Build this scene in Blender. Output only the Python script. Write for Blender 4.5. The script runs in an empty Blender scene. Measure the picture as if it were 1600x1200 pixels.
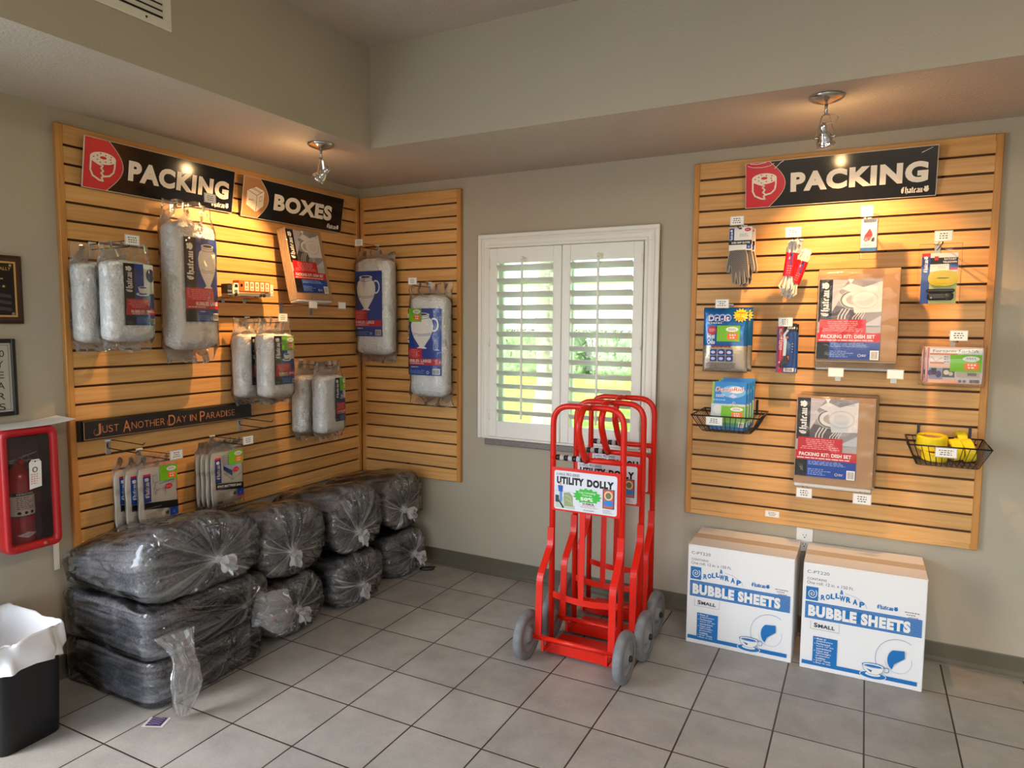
import bpy, math, random
from mathutils import Vector, Matrix, noise
random.seed(7)
SC = bpy.context.scene
COL = SC.collection
PI = math.pi

# ------------------------------------------------------------------ camera
cam_d = bpy.data.cameras.new('camera')
cam = bpy.data.objects.new('camera', cam_d)
COL.objects.link(cam)
PITCH, YAW, ROLL = 0.085098, -0.484360, 0.006877
_F = Vector((math.sin(YAW)*math.cos(PITCH), math.cos(YAW)*math.cos(PITCH), -math.sin(PITCH)))
_R = Vector((math.cos(YAW), -math.sin(YAW), 0))
_U = _R.cross(_F)
_R2 = _R*math.cos(ROLL) + _U*math.sin(ROLL)
_U2 = -_R*math.sin(ROLL) + _U*math.cos(ROLL)
_M = Matrix((_R2, _U2, -_F)).transposed().to_4x4()
_M.translation = Vector((2.97595, -3.52765, 1.49872))
cam.matrix_world = _M
cam_d.sensor_width = 36.0
cam_d.lens = 36.0*1072.653/1600.0
cam_d.clip_start = 0.05
SC.camera = cam

# ------------------------------------------------------------------ colour management, sampling
SC.view_settings.view_transform = 'Standard'
SC.view_settings.look = 'None'
SC.view_settings.gamma = 1.0
SC.view_settings.use_curve_mapping = False
SC.view_settings.exposure = -0.08
SC.cycles.transparent_max_bounces = 24
SC.cycles.max_bounces = 10
SC.cycles.diffuse_bounces = 5
SC.cycles.sample_clamp_indirect = 6.0

# ------------------------------------------------------------------ world and lights
world = bpy.data.worlds.new('sky'); SC.world = world
world.use_nodes = True
wn = world.node_tree.nodes; wl = world.node_tree.links
wn.clear()
sky = wn.new('ShaderNodeTexSky'); sky.sky_type = 'NISHITA'
sky.sun_disc = False; sky.sun_elevation = math.radians(52); sky.sun_rotation = math.radians(200)
sky.air_density = 1.0; sky.dust_density = 2.5
bg = wn.new('ShaderNodeBackground'); bg.inputs[1].default_value = 1.05
wo = wn.new('ShaderNodeOutputWorld')
wl.new(sky.outputs[0], bg.inputs[0]); wl.new(bg.outputs[0], wo.inputs[0])

def light(name, kind, loc, aim, energy, color, **kw):
    d = bpy.data.lights.new(name, kind); d.energy = energy; d.color = color
    for k, v in kw.items(): setattr(d, k, v)
    o = bpy.data.objects.new(name, d); COL.objects.link(o); o.location = loc
    o.rotation_euler = (Vector(aim)-Vector(loc)).to_track_quat('-Z', 'Y').to_euler()
    return o
light('sun', 'SUN', (0, 0, 8), (0.6, 1.6, 4.2), 15.0, (1.0, 0.95, 0.86), angle=math.radians(1.0))
# daylight through the glazed entrance in the long side of the room, beside and behind the camera
light('entrance_daylight', 'AREA', (0.10, -3.85, 1.25), (2.4, -3.55, 0.75), 60, (0.70, 0.85, 1.0), shape='RECTANGLE', size=2.0, size_y=2.1)
# daylight through the shopfront behind the camera
light('shopfront_daylight', 'AREA', (3.1, -6.42, 1.55), (2.6, -2.0, 1.2), 4, (0.86, 0.93, 1.0), shape='RECTANGLE', size=3.2, size_y=1.9)
# soft fill added under the ceiling to lift walls and floor; no fitting seen
light('ceiling_fill_light', 'AREA', (3.7, -2.9, 2.81), (3.3, -2.8, 0), 39, (1.0, 0.86, 0.68), shape='RECTANGLE', size=1.2, size_y=0.6)

# ------------------------------------------------------------------ colour and material helpers
def lin(c):
    return tuple(((x/255.0)/12.92 if x/255.0 <= 0.04045 else ((x/255.0+0.055)/1.055)**2.4) for x in c)

_mats = {}
def mat(name, rgb, rough=0.5, metal=0.0, spec=0.5, noise_amt=0.0, noise_scale=8.0, bump=0.0, bump_scale=60.0, coat=0.0, stretch=(1, 1, 1), trans=0.0):
    """A Principled material: flat sRGB colour, optionally mottled and bumped by noise."""
    if name in _mats: return _mats[name]
    m = bpy.data.materials.new(name); m.use_nodes = True
    nt = m.node_tree; b = nt.nodes['Principled BSDF']
    c = lin(rgb)+(1,)
    b.inputs['Base Color'].default_value = c
    b.inputs['Roughness'].default_value = rough
    b.inputs['Metallic'].default_value = metal
    b.inputs['Specular IOR Level'].default_value = spec
    if coat: b.inputs['Coat Weight'].default_value = coat; b.inputs['Coat Roughness'].default_value = 0.08
    if trans: b.inputs['Transmission Weight'].default_value = trans
    if noise_amt or bump:
        tc = nt.nodes.new('ShaderNodeTexCoord'); mp = nt.nodes.new('ShaderNodeMapping')
        mp.inputs['Scale'].default_value = stretch
        nt.links.new(tc.outputs['Object'], mp.inputs['Vector'])
    if noise_amt:
        n = nt.nodes.new('ShaderNodeTexNoise'); n.inputs['Scale'].default_value = noise_scale; n.inputs['Detail'].default_value = 5
        nt.links.new(mp.outputs[0], n.inputs['Vector'])
        r = nt.nodes.new('ShaderNodeValToRGB')
        r.color_ramp.elements[0].position = 0.3; r.color_ramp.elements[1].position = 0.7
        r.color_ramp.elements[0].color = tuple(x*(1-noise_amt) for x in c[:3])+(1,)
        r.color_ramp.elements[1].color = tuple(min(1, x*(1+noise_amt)) for x in c[:3])+(1,)
        nt.links.new(n.outputs['Fac'], r.inputs[0]); nt.links.new(r.outputs[0], b.inputs['Base Color'])
    if bump:
        n2 = nt.nodes.new('ShaderNodeTexNoise'); n2.inputs['Scale'].default_value = bump_scale; n2.inputs['Detail'].default_value = 3
        nt.links.new(mp.outputs[0], n2.inputs['Vector'])
        bp = nt.nodes.new('ShaderNodeBump'); bp.inputs['Strength'].default_value = bump; bp.inputs['Distance'].default_value = 0.004
        nt.links.new(n2.outputs['Fac'], bp.inputs['Height']); nt.links.new(bp.outputs[0], b.inputs['Normal'])
    _mats[name] = m
    return m

def ink(r, g, b, rough=0.35):
    return mat('ink_%d_%d_%d_%d' % (r, g, b, int(rough*100)), (r, g, b), rough, spec=0.4)

def film_mat(name, haze=0.05, rough=0.14, tint=(1, 1, 1), gloss=1.0, bump=0.5, scale=14.0, stretch=(1, 1, 1)):
    """Thin clear plastic: mostly see-through, mirror-like at grazing angles, milky where it is gathered or white glare is painted in."""
    if name in _mats: return _mats[name]
    m = bpy.data.materials.new(name); m.use_nodes = True
    nt = m.node_tree; N = nt.nodes; L = nt.links; N.clear()
    out = N.new('ShaderNodeOutputMaterial')
    tr = N.new('ShaderNodeBsdfTransparent'); tr.inputs[0].default_value = tint+(1,)
    gl = N.new('ShaderNodeBsdfGlossy'); gl.inputs['Roughness'].default_value = rough
    df = N.new('ShaderNodeBsdfDiffuse'); df.inputs[0].default_value = (0.80, 0.80, 0.80, 1)
    tl = N.new('ShaderNodeBsdfTranslucent'); tl.inputs[0].default_value = (0.80, 0.80, 0.80, 1)
    milk = N.new('ShaderNodeMixShader'); milk.inputs[0].default_value = 0.35
    L.new(df.outputs[0], milk.inputs[1]); L.new(tl.outputs[0], milk.inputs[2])
    tc = N.new('ShaderNodeTexCoord')
    ns = N.new('ShaderNodeTexNoise'); ns.inputs['Scale'].default_value = scale; ns.inputs['Detail'].default_value = 4
    ns.noise_type = 'RIDGED_MULTIFRACTAL'; ns.inputs['Distortion'].default_value = 0.8; ns.inputs['Roughness'].default_value = 0.4
    mp = N.new('ShaderNodeMapping'); mp.inputs['Scale'].default_value = stretch
    L.new(tc.outputs['Object'], mp.inputs['Vector']); L.new(mp.outputs[0], ns.inputs['Vector'])
    bp = N.new('ShaderNodeBump'); bp.inputs['Strength'].default_value = bump; bp.inputs['Distance'].default_value = 0.03
    L.new(ns.outputs['Fac'], bp.inputs['Height'])
    L.new(bp.outputs[0], gl.inputs['Normal'])
    fr = N.new('ShaderNodeFresnel'); fr.inputs[0].default_value = 1.5
    L.new(bp.outputs[0], fr.inputs['Normal'])
    mg = N.new('ShaderNodeMath'); mg.operation = 'MULTIPLY'; mg.inputs[1].default_value = gloss; mg.use_clamp = True
    L.new(fr.outputs[0], mg.inputs[0])
    at = N.new('ShaderNodeAttribute'); at.attribute_name = 'gather_glare'  # per-point milkiness: gathered film plus painted white glare
    ad = N.new('ShaderNodeMath'); ad.operation = 'ADD'; ad.inputs[1].default_value = haze; ad.use_clamp = True
    L.new(at.outputs['Fac'], ad.inputs[0])
    m1 = N.new('ShaderNodeMixShader'); m2 = N.new('ShaderNodeMixShader')
    L.new(ad.outputs[0], m1.inputs[0]); L.new(tr.outputs[0], m1.inputs[1]); L.new(milk.outputs[0], m1.inputs[2])
    L.new(mg.outputs[0], m2.inputs[0]); L.new(m1.outputs[0], m2.inputs[1]); L.new(gl.outputs[0], m2.inputs[2])
    L.new(m2.outputs[0], out.inputs[0])
    _mats[name] = m
    return m

# ------------------------------------------------------------------ mesh helpers
class MB:
    """Collects polygons with a material each; build() links them as ONE mesh object."""
    def __init__(s): s.v = []; s.f = []; s.m = []; s.sm = []; s.g = {}
    def face(s, pts, m, smooth=False):
        i = len(s.v); s.v.extend([tuple(p) for p in pts]); s.f.append(list(range(i, i+len(pts)))); s.m.append(m); s.sm.append(smooth)
    def mesh(s, vs, fs, m, smooth=False):
        i = len(s.v); s.v.extend([tuple(p) for p in vs])
        for f in fs: s.f.append([i+k for k in f]); s.m.append(m); s.sm.append(smooth)
        return i
    def box(s, lo, hi, m, bev=0.0):
        (x0, y0, z0), (x1, y1, z1) = lo, hi
        if bev <= 0:
            vs = [(x0,y0,z0),(x1,y0,z0),(x1,y1,z0),(x0,y1,z0),(x0,y0,z1),(x1,y0,z1),(x1,y1,z1),(x0,y1,z1)]
            fs = [(0,3,2,1),(4,5,6,7),(0,1,5,4),(1,2,6,5),(2,3,7,6),(3,0,4,7)]
            s.mesh(vs, fs, m); return
        b = min(bev, (x1-x0)/2.01, (y1-y0)/2.01, (z1-z0)/2.01)
        vs = []; idx = {}
        X = (x0, x0+b, x1-b, x1); Y = (y0, y0+b, y1-b, y1); Z = (z0, z0+b, z1-b, z1)
        def V(i, j, k):
            if (i, j, k) not in idx:
                idx[(i,j,k)] = len(vs); vs.append((X[i], Y[j], Z[k]))
            return idx[(i,j,k)]
        fs = []
        for e in (0, 3):
            q = [V(e,1,1),V(e,2,1),V(e,2,2),V(e,1,2)]; fs.append(q if e else q[::-1])
            q = [V(1,e,1),V(2,e,1),V(2,e,2),V(1,e,2)]; fs.append(q[::-1] if e else q)
            q = [V(1,1,e),V(2,1,e),V(2,2,e),V(1,2,e)]; fs.append(q if e else q[::-1])
        for a in (0, 3):
            for c in (0, 3):
                ai = 1 if a == 0 else 2; ci = 1 if c == 0 else 2
                fs.append([V(1,a,ci),V(2,a,ci),V(2,ai,c),V(1,ai,c)])
                fs.append([V(a,1,ci),V(a,2,ci),V(ai,2,c),V(ai,1,c)])
                fs.append([V(a,ci,1),V(a,ci,2),V(ai,c,2),V(ai,c,1)])
                for d in (0, 3):
                    di = 1 if d == 0 else 2
                    fs.append([V(a,ci,di),V(ai,c,di),V(ai,ci,d)])
        s.mesh(vs, fs, m)
    def rings(s, rs, m, cap0=True, cap1=True, smooth=True, closed=True):
        n = len(rs[0]); vs = [p for r in rs for p in r]; fs = []
        for i in range(len(rs)-1):
            for j in range(n if closed else n-1):
                k = (j+1) % n
                fs.append((i*n+j, i*n+k, (i+1)*n+k, (i+1)*n+j))
        if cap0: fs.append(tuple(range(n-1, -1, -1)))
        if cap1: fs.append(tuple((len(rs)-1)*n+j for j in range(n)))
        return s.mesh(vs, fs, m, smooth)
    def sweep(s, path, prof, m, up=None, caps=True, smooth=True, scale=None):
        """Sweep a closed 2-D profile along a polyline (parallel transport, or a fixed up vector)."""
        P = [Vector(p) for p in path]; rs = []
        t0 = (P[1]-P[0]).normalized()
        ref = Vector(up) if up else (Vector((0,0,1)) if abs(t0.z) < 0.9 else Vector((1,0,0)))
        nrm = (ref - t0*ref.dot(t0)).normalized()
        for i, p in enumerate(P):
            if i == 0: t = P[1]-P[0]
            elif i == len(P)-1: t = P[-1]-P[-2]
            else: t = (P[i]-P[i-1]).normalized()+(P[i+1]-P[i]).normalized()
            t.normalize()
            if up: 
                nrm = Vector(up) - t*Vector(up).dot(t)
            else:
                nrm = nrm - t*nrm.dot(t)
            nrm.normalize()
            bn = t.cross(nrm)
            k = scale[i] if scale else 1.0
            rs.append([tuple(p + bn*(a*k) + nrm*(b*k)) for a, b in prof])
        s.rings(rs, m, caps, caps, smooth)
    def tube(s, path, r, m, seg=10, caps=True, scale=None):
        s.sweep(path, [(r*math.cos(2*PI*k/seg), r*math.sin(2*PI*k/seg)) for k in range(seg)], m, None, caps, True, scale)
    def bar(s, path, w, t, m, up):
        s.sweep(path, [(-w/2,-t/2),(w/2,-t/2),(w/2,t/2),(-w/2,t/2)], m, up, True, False)
    def lathe(s, prof, m, seg=24, o=(0,0,0), axis='z', caps=True):
        """prof: (radius, height) pairs."""
        rs = []
        for r, h in prof:
            ring = []
            for k in range(seg):
                a = 2*PI*k/seg; c, d = r*math.cos(a), r*math.sin(a)
                p = {'z': (c, d, h), 'x': (h, c, d), 'y': (d, h, c)}[axis]
                ring.append((p[0]+o[0], p[1]+o[1], p[2]+o[2]))
            rs.append(ring)
        s.rings(rs, m, caps, caps)
    def xf(s, M, start=0):
        for i in range(start, len(s.v)): s.v[i] = tuple(M @ Vector(s.v[i]))
    def build(s, name, parent=None, mods=None):
        me = bpy.data.meshes.new(name)
        me.from_pydata(s.v, [], s.f)
        ms = []
        for m in s.m:
            if m not in ms: ms.append(m)
        for m in ms: me.materials.append(m)
        ix = {m: i for i, m in enumerate(ms)}
        me.polygons.foreach_set('material_index', [ix[m] for m in s.m])
        me.polygons.foreach_set('use_smooth', s.sm)
        if s.g:
            a = me.attributes.new('gather_glare', 'FLOAT', 'POINT')
            a.data.foreach_set('value', [s.g.get(i, 0.0) for i in range(len(s.v))])
        me.update()
        o = bpy.data.objects.new(name, me); COL.objects.link(o)
        if parent is not None: o.parent = parent
        return o

def fillet(path, rad, n=6):
    """Round the inner corners of a polyline."""
    P = [Vector(p) for p in path]; out = [P[0]]
    for i in range(1, len(P)-1):
        a, b, c = P[i-1], P[i], P[i+1]
        r = min(rad, (a-b).length*0.49, (c-b).length*0.49)
        p, q = b+(a-b).normalized()*r, b+(c-b).normalized()*r
        for k in range(n+1):
            t = k/n
            out.append(p*(1-t)**2 + b*2*t*(1-t) + q*t*t)
    out.append(P[-1])
    return out

def sup(a, b, n, p=3.0, cx=0.0, cy=0.0, ph=0.0):
    """Superellipse outline as 2-D points."""
    r = []
    for k in range(n):
        t = 2*PI*k/n+ph; c, s_ = math.cos(t), math.sin(t)
        r.append((cx+a*math.copysign(abs(c)**(2/p), c), cy+b*math.copysign(abs(s_)**(2/p), s_)))
    return r

def nz(x, y, z): return noise.noise(Vector((x, y, z)))

# ------------------------------------------------------------------ scene-tree helpers
def thing(name, label, cat, loc=(0,0,0), rotz=0.0, group=None):
    o = bpy.data.objects.new(name, None); o.empty_display_size = 0.05
    COL.objects.link(o); o.location = loc; o.rotation_euler = (0, 0, rotz)
    o['label'] = label; o['category'] = cat
    if group: o['group'] = group
    return o
def tag(o, label, cat, group=None, loc=None, rotz=None):
    o['label'] = label; o['category'] = cat
    if group: o['group'] = group
    if loc is not None: o.location = loc
    if rotz is not None: o.rotation_euler = (0, 0, rotz)
    return o
def struct(name, mb, parent=None):
    o = mb.build(name, parent); o['kind'] = 'structure'; return o
def dup(root, loc, rotz=None, label=None, rot=None):
    r = root.copy(); COL.objects.link(r); r.location = loc
    if rotz is not None: r.rotation_euler = (0, 0, rotz)
    if rot is not None: r.rotation_euler = rot
    if label: r['label'] = label
    for ch in list(root.children):
        c = ch.copy(); COL.objects.link(c); c.parent = r
        for g in list(ch.children):
            d = g.copy(); COL.objects.link(d); d.parent = c
    return r

# ------------------------------------------------------------------ flat printing (lettering and pictures) laid into a part's own mesh
_txt = {}
def text_shape(s, bold=0.0, shear=0.0):
    k = (s, bold, shear)
    if k not in _txt:
        c = bpy.data.curves.new('lettering', 'FONT'); c.body = s; c.size = 1.0; c.offset = bold; c.shear = shear; c.space_character = 1.0+bold*2.2
        c.resolution_u = 4
        o = bpy.data.objects.new('lettering', c); COL.objects.link(o)
        dg = bpy.context.evaluated_depsgraph_get(); ev = o.evaluated_get(dg); me = ev.to_mesh()
        vs = [(v.co.x, v.co.y) for v in me.vertices]; fs = [tuple(p.vertices) for p in me.polygons]
        up = [p.normal.z for p in me.polygons]
        fs = [f if n > 0 else f[::-1] for f, n in zip(fs, up)]
        ev.to_mesh_clear(); bpy.data.objects.remove(o); bpy.data.curves.remove(c)
        x0 = min(v[0] for v in vs); x1 = max(v[0] for v in vs); y0 = min(v[1] for v in vs); y1 = max(v[1] for v in vs)
        _txt[k] = ([((x-x0)/(x1-x0), (y-y0)/(y1-y0)) for x, y in vs], fs)
    return _txt[k]

# broad-nib black letter strokes on an x-height of 1
_BL = {
 'C': (0.95, [[(0.62,1.38),(0.35,1.42),(0.12,1.05),(0.12,0.32),(0.38,0.02),(0.72,0.25)], [(0.45,1.25),(0.45,0.35)]]),
 'h': (0.72, [[(0.10,1.5),(0.10,0.12),(0.2,0.02)], [(0.10,0.78),(0.36,1.0),(0.54,0.82),(0.54,0.15),(0.36,-0.25)]]),
 'a': (0.74, [[(0.12,0.86),(0.32,1.0),(0.50,0.82),(0.50,0.12),(0.62,0.0)], [(0.50,0.58),(0.12,0.42),(0.12,0.15),(0.26,0.0),(0.50,0.2)]]),
 't': (0.56, [[(0.20,1.32),(0.20,0.14),(0.34,0.0),(0.48,0.12)], [(0.02,0.95),(0.46,0.95)]]),
 'e': (0.60, [[(0.12,0.48),(0.44,0.72),(0.30,1.0),(0.10,0.82),(0.10,0.16),(0.26,0.0),(0.50,0.16)]]),
 'u': (0.78, [[(0.02,0.95),(0.12,1.0),(0.12,0.14),(0.26,0.0),(0.52,0.22)], [(0.52,1.0),(0.52,0.12),(0.66,0.0)]]),
}

class Pr:
    """Draws flat shapes in a plane (origin o, u across, v up, n outward), each call one hair further out."""
    def __init__(s, mb, o, u=(1,0,0), v=(0,0,1), n=(0,-1,0), bend=None, step=0.00015):
        s.mb = mb; s.o = Vector(o); s.u = Vector(u).normalized(); s.v = Vector(v).normalized(); s.n = Vector(n).normalized()
        s.k = 1; s.bend = bend; s.step = step
    def P(s, x, y):
        b = s.bend(x, y) if s.bend else 0.0
        return tuple(s.o + s.u*x + s.v*y + s.n*(s.k*s.step + b))
    def poly(s, pts, m):
        if s.bend:
            # follow the curved face: cut the shape into narrow upright strips
            x0 = min(q[0] for q in pts); x1 = max(q[0] for q in pts); n = max(1, int((x1-x0)/0.012))
            for i in range(n):
                c = s.clip(s.clip(pts, x0+(x1-x0)*i/n, 1), x0+(x1-x0)*(i+1)/n, -1)
                if len(c) > 2: s.mb.face([s.P(x, y) for x, y in c], m)
        else: s.mb.face([s.P(x, y) for x, y in pts], m)
        s.k += 1
    def clip(s, pts, x, sg):
        r = []
        for a, b in zip(pts, pts[1:]+pts[:1]):
            ia, ib = (a[0]-x)*sg >= -1e-9, (b[0]-x)*sg >= -1e-9
            if ia: r.append(a)
            if ia != ib:
                t = (x-a[0])/(b[0]-a[0]); r.append((x, a[1]+(b[1]-a[1])*t))
        return r
    def rect(s, x, y, w, h, m):
        if s.bend:
            nx = max(1, int(abs(w)/0.012)); ny = max(1, int(abs(h)/0.05))
            vs = [s.P(x+w*i/nx, y+h*j/ny) for j in range(ny+1) for i in range(nx+1)]
            fs = [(j*(nx+1)+i, j*(nx+1)+i+1, (j+1)*(nx+1)+i+1, (j+1)*(nx+1)+i) for j in range(ny) for i in range(nx)]
            s.mb.mesh(vs, fs, m); s.k += 1
        else: s.poly([(x,y),(x+w,y),(x+w,y+h),(x,y+h)], m)
    def ell(s, cx, cy, rx, ry, m, n=28, a0=0.0, a1=2*PI):
        s.poly([(cx+rx*math.cos(a0+(a1-a0)*k/n), cy+ry*math.sin(a0+(a1-a0)*k/n)) for k in range(n if a1-a0 > 6.2 else n+1)], m)
    def line(s, pts, w, m, closed=False):
        pts = list(pts)+([pts[0]] if closed else [])
        for (x0, y0), (x1, y1) in zip(pts, pts[1:]):
            d = math.hypot(x1-x0, y1-y0)
            if d < 1e-7: continue
            a, b = -(y1-y0)/d*w/2, (x1-x0)/d*w/2; ex, ey = (x1-x0)/d*w*0.3, (y1-y0)/d*w*0.3
            s.mb.face([s.P(x0+a-ex, y0+b-ey), s.P(x0-a-ex, y0-b-ey), s.P(x1-a+ex, y1-b+ey), s.P(x1+a+ex, y1+b+ey)], m)
        s.k += 1
    def arc(s, cx, cy, rx, ry, w, m, a0=0.0, a1=2*PI, n=32):
        s.line([(cx+rx*math.cos(a0+(a1-a0)*k/n), cy+ry*math.sin(a0+(a1-a0)*k/n)) for k in range(n+1)], w, m)
    def text(s, t, x, y, w, h, m, bold=0.0, shear=0.0, rot=0, tilt=0.0):
        """Lettering stretched to the box x, y, w, h; rot=1 reads upwards; tilt shears the line."""
        vs, fs = text_shape(t, bold, shear)
        if rot: q = [s.P(x+w*(1-b), y+h*a) for a, b in vs]
        else: q = [s.P(x+w*a, y+h*b+tilt*a) for a, b in vs]
        s.mb.mesh(q, fs, m); s.k += 1
    def dashes(s, x, y, w, h, rows, m, seed=1, fill=0.5, center=False):
        """Print too small to read in the photograph: rows of short word-like strokes."""
        r = random.Random(seed); lh = h/rows
        for k in range(rows):
            yy = y+h-(k+1)*lh+lh*(1-fill)/2; ww = w*r.uniform(0.6, 1.0); xx = x+((w-ww)/2 if center else 0); e = xx+ww
            while xx < e-0.001:
                d = min(r.uniform(0.03, 0.13)*w+lh*0.4, e-xx)
                s.mb.face([s.P(xx,yy), s.P(xx+d,yy), s.P(xx+d,yy+lh*fill), s.P(xx,yy+lh*fill)], m); xx += d+0.35*lh+0.006*w
        s.k += 1
    def bars(s, x, y, w, h, m, seed=3):
        r = random.Random(seed); xx = x
        while xx < x+w:
            d = r.choice((0.02, 0.03, 0.05))*w; s.mb.face([s.P(xx,y), s.P(min(xx+d,x+w),y), s.P(min(xx+d,x+w),y+h), s.P(xx,y+h)], m); xx += d+r.choice((0.025, 0.04))*w
        s.k += 1
    def burst(s, cx, cy, rx, ry, n, m, inner=0.72):
        pts = []
        for k in range(2*n):
            a = PI*k/n; q = 1.0 if k % 2 == 0 else inner
            pts.append((cx+rx*q*math.cos(a), cy+ry*q*math.sin(a)))
        for k in range(2*n):
            a, b = pts[k], pts[(k+1) % (2*n)]
            s.mb.face([s.P(cx, cy), s.P(*a), s.P(*b)], m)
        s.k += 1
    def blackletter(s, x, y, w, h, m, rot=0, crest=True):
        """The word of the maker's mark in black letter with its small crest, in the box x, y, w, h."""
        word = 'Chateau'; W = sum(_BL[c][0] for c in word)+(1.5 if crest else 0); H0, H1 = -0.3, 1.6
        def T(a, b):
            a, b = a/W, (b-H0)/(H1-H0)
            return (x+w*(1-b), y+h*a) if rot else (x+w*a, y+h*b)
        nx, ny = 0.135, 0.10; cx = 0.0
        for c in word:
            adv, strokes = _BL[c]
            for st in strokes:
                for (x0, y0), (x1, y1) in zip(st, st[1:]):
                    q = [(x0-nx,y0-ny),(x0+nx,y0+ny),(x1+nx,y1+ny),(x1-nx,y1-ny)]
                    s.mb.face([s.P(*T(cx+a, b)) for a, b in q], m)
            cx += adv
        if crest:
            sh = [(0.2,0.35),(0.55,0.05),(0.95,0.0),(1.3,0.3),(1.45,0.75),(1.2,0.95),(1.35,1.3),(1.0,1.55),(0.75,1.3),(0.45,1.5),(0.25,1.2),(0.4,0.95),(0.1,0.75)]
            s.mb.face([s.P(*T(cx+a, b)) for a, b in sh], m)
        s.k += 1

WHITE = ink(236, 233, 226); BLACK = ink(14, 13, 15); RED = ink(196, 22, 40); BLUE = ink(18, 62, 150); NAVY = ink(22, 38, 110)
GREY = ink(120, 118, 118); LGREY = ink(178, 172, 170); DGREY = ink(62, 60, 62); GREEN = ink(112, 186, 20); ORANGE = ink(240, 110, 40)
PAPER = mat('paper', (232, 230, 224), 0.55)
# ================================================================== the room
def wall_paint(name, rgb, bump=0.25, sc=120.0, amt=0.03):
    return mat(name, rgb, 0.62, spec=0.3, noise_amt=amt, noise_scale=1.6, bump=bump, bump_scale=sc)
PAINT = wall_paint('greige_wall_paint', (176, 167, 148))
TEXTURE = wall_paint('textured_ceiling', (186, 174, 158), 1.0, 85.0, 0.05)

def tile_material():
    m = bpy.data.materials.new('floor_tiles'); m.use_nodes = True
    nt = m.node_tree; N = nt.nodes; L = nt.links; b = N['Principled BSDF']
    tc = N.new('ShaderNodeTexCoord'); mp = N.new('ShaderNodeMapping'); mp.vector_type = 'TEXTURE'
    mp.inputs['Location'].default_value = (0.9055, -1.8334, 0); mp.inputs['Rotation'].default_value = (0, 0, 0.009225); mp.inputs['Scale'].default_value = (0.3018, 0.3018, 1)
    L.new(tc.outputs['Object'], mp.inputs['Vector'])
    br = N.new('ShaderNodeTexBrick'); br.offset = 0.0; br.squash = 1.0
    for k, v in (('Scale', 1.0), ('Mortar Size', 0.011), ('Mortar Smooth', 0.15), ('Bias', 0.0), ('Brick Width', 1.0), ('Row Height', 1.0)): br.inputs[k].default_value = v
    br.inputs['Color1'].default_value = lin((172, 168, 160))+(1,); br.inputs['Color2'].default_value = lin((157, 153, 145))+(1,)
    br.inputs['Mortar'].default_value = lin((58, 46, 36))+(1,)
    L.new(mp.outputs[0], br.inputs['Vector'])
    n1 = N.new('ShaderNodeTexNoise'); n1.inputs['Scale'].default_value = 5.0; n1.inputs['Detail'].default_value = 8; n1.inputs['Roughness'].default_value = 0.65
    L.new(tc.outputs['Object'], n1.inputs['Vector'])
    n2 = N.new('ShaderNodeTexNoise'); n2.inputs['Scale'].default_value = 140.0; n2.inputs['Detail'].default_value = 2
    L.new(tc.outputs['Object'], n2.inputs['Vector'])
    def ramp(src, lo, hi, a, bb):
        r = N.new('ShaderNodeMapRange'); r.inputs['From Min'].default_value = lo; r.inputs['From Max'].default_value = hi
        r.inputs['To Min'].default_value = a; r.inputs['To Max'].default_value = bb; L.new(src, r.inputs['Value']); return r.outputs[0]
    f1 = ramp(n1.outputs['Fac'], 0.3, 0.7, 0.80, 1.14); f2 = ramp(n2.outputs['Fac'], 0.3, 0.7, 0.93, 1.06)
    mu = N.new('ShaderNodeMath'); mu.operation = 'MULTIPLY'; L.new(f1, mu.inputs[0]); L.new(f2, mu.inputs[1])
    vm = N.new('ShaderNodeVectorMath'); vm.operation = 'SCALE'; L.new(br.outputs['Color'], vm.inputs[0]); L.new(mu.outputs[0], vm.inputs['Scale'])
    L.new(vm.outputs[0], b.inputs['Base Color'])
    L.new(ramp(n1.outputs['Fac'], 0.3, 0.7, 0.50, 0.36), b.inputs['Roughness'])
    b.inputs['Specular IOR Level'].default_value = 0.45
    inv = N.new('ShaderNodeMath'); inv.operation = 'SUBTRACT'; inv.inputs[0].default_value = 1.0; L.new(br.outputs['Fac'], inv.inputs[1])
    ad = N.new('ShaderNodeMath'); ad.operation = 'MULTIPLY_ADD'; ad.inputs[1].default_value = 0.08; L.new(n2.outputs['Fac'], ad.inputs[0]); L.new(inv.outputs[0], ad.inputs[2])
    bp = N.new('ShaderNodeBump'); bp.inputs['Strength'].default_value = 0.5; bp.inputs['Distance'].default_value = 0.002
    L.new(ad.outputs[0], bp.inputs['Height']); L.new(bp.outputs[0], b.inputs['Normal'])
    return m
FLOOR = tile_material()
RX, RY, HI, LO = 5.6, -6.6, 2.843, 2.365

b = MB(); b.box((-0.12, RY-0.12, -0.06), (RX+0.12, 0.14, 0), FLOOR); struct('floor', b)
# back wall with the window opening
WX0, WX1, WZ0, WZ1 = 0.955, 1.925, 0.840, 1.965
b = MB()
for lo, hi in (((-0.12,0,0),(WX0,0.14,3.0)), ((WX1,0,0),(RX+0.12,0.14,3.0)), ((WX0,0,0),(WX1,0.14,WZ0)), ((WX0,0,WZ1),(WX1,0.14,3.0))): b.box(lo, hi, PAINT)
struct('wall_back', b)
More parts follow.
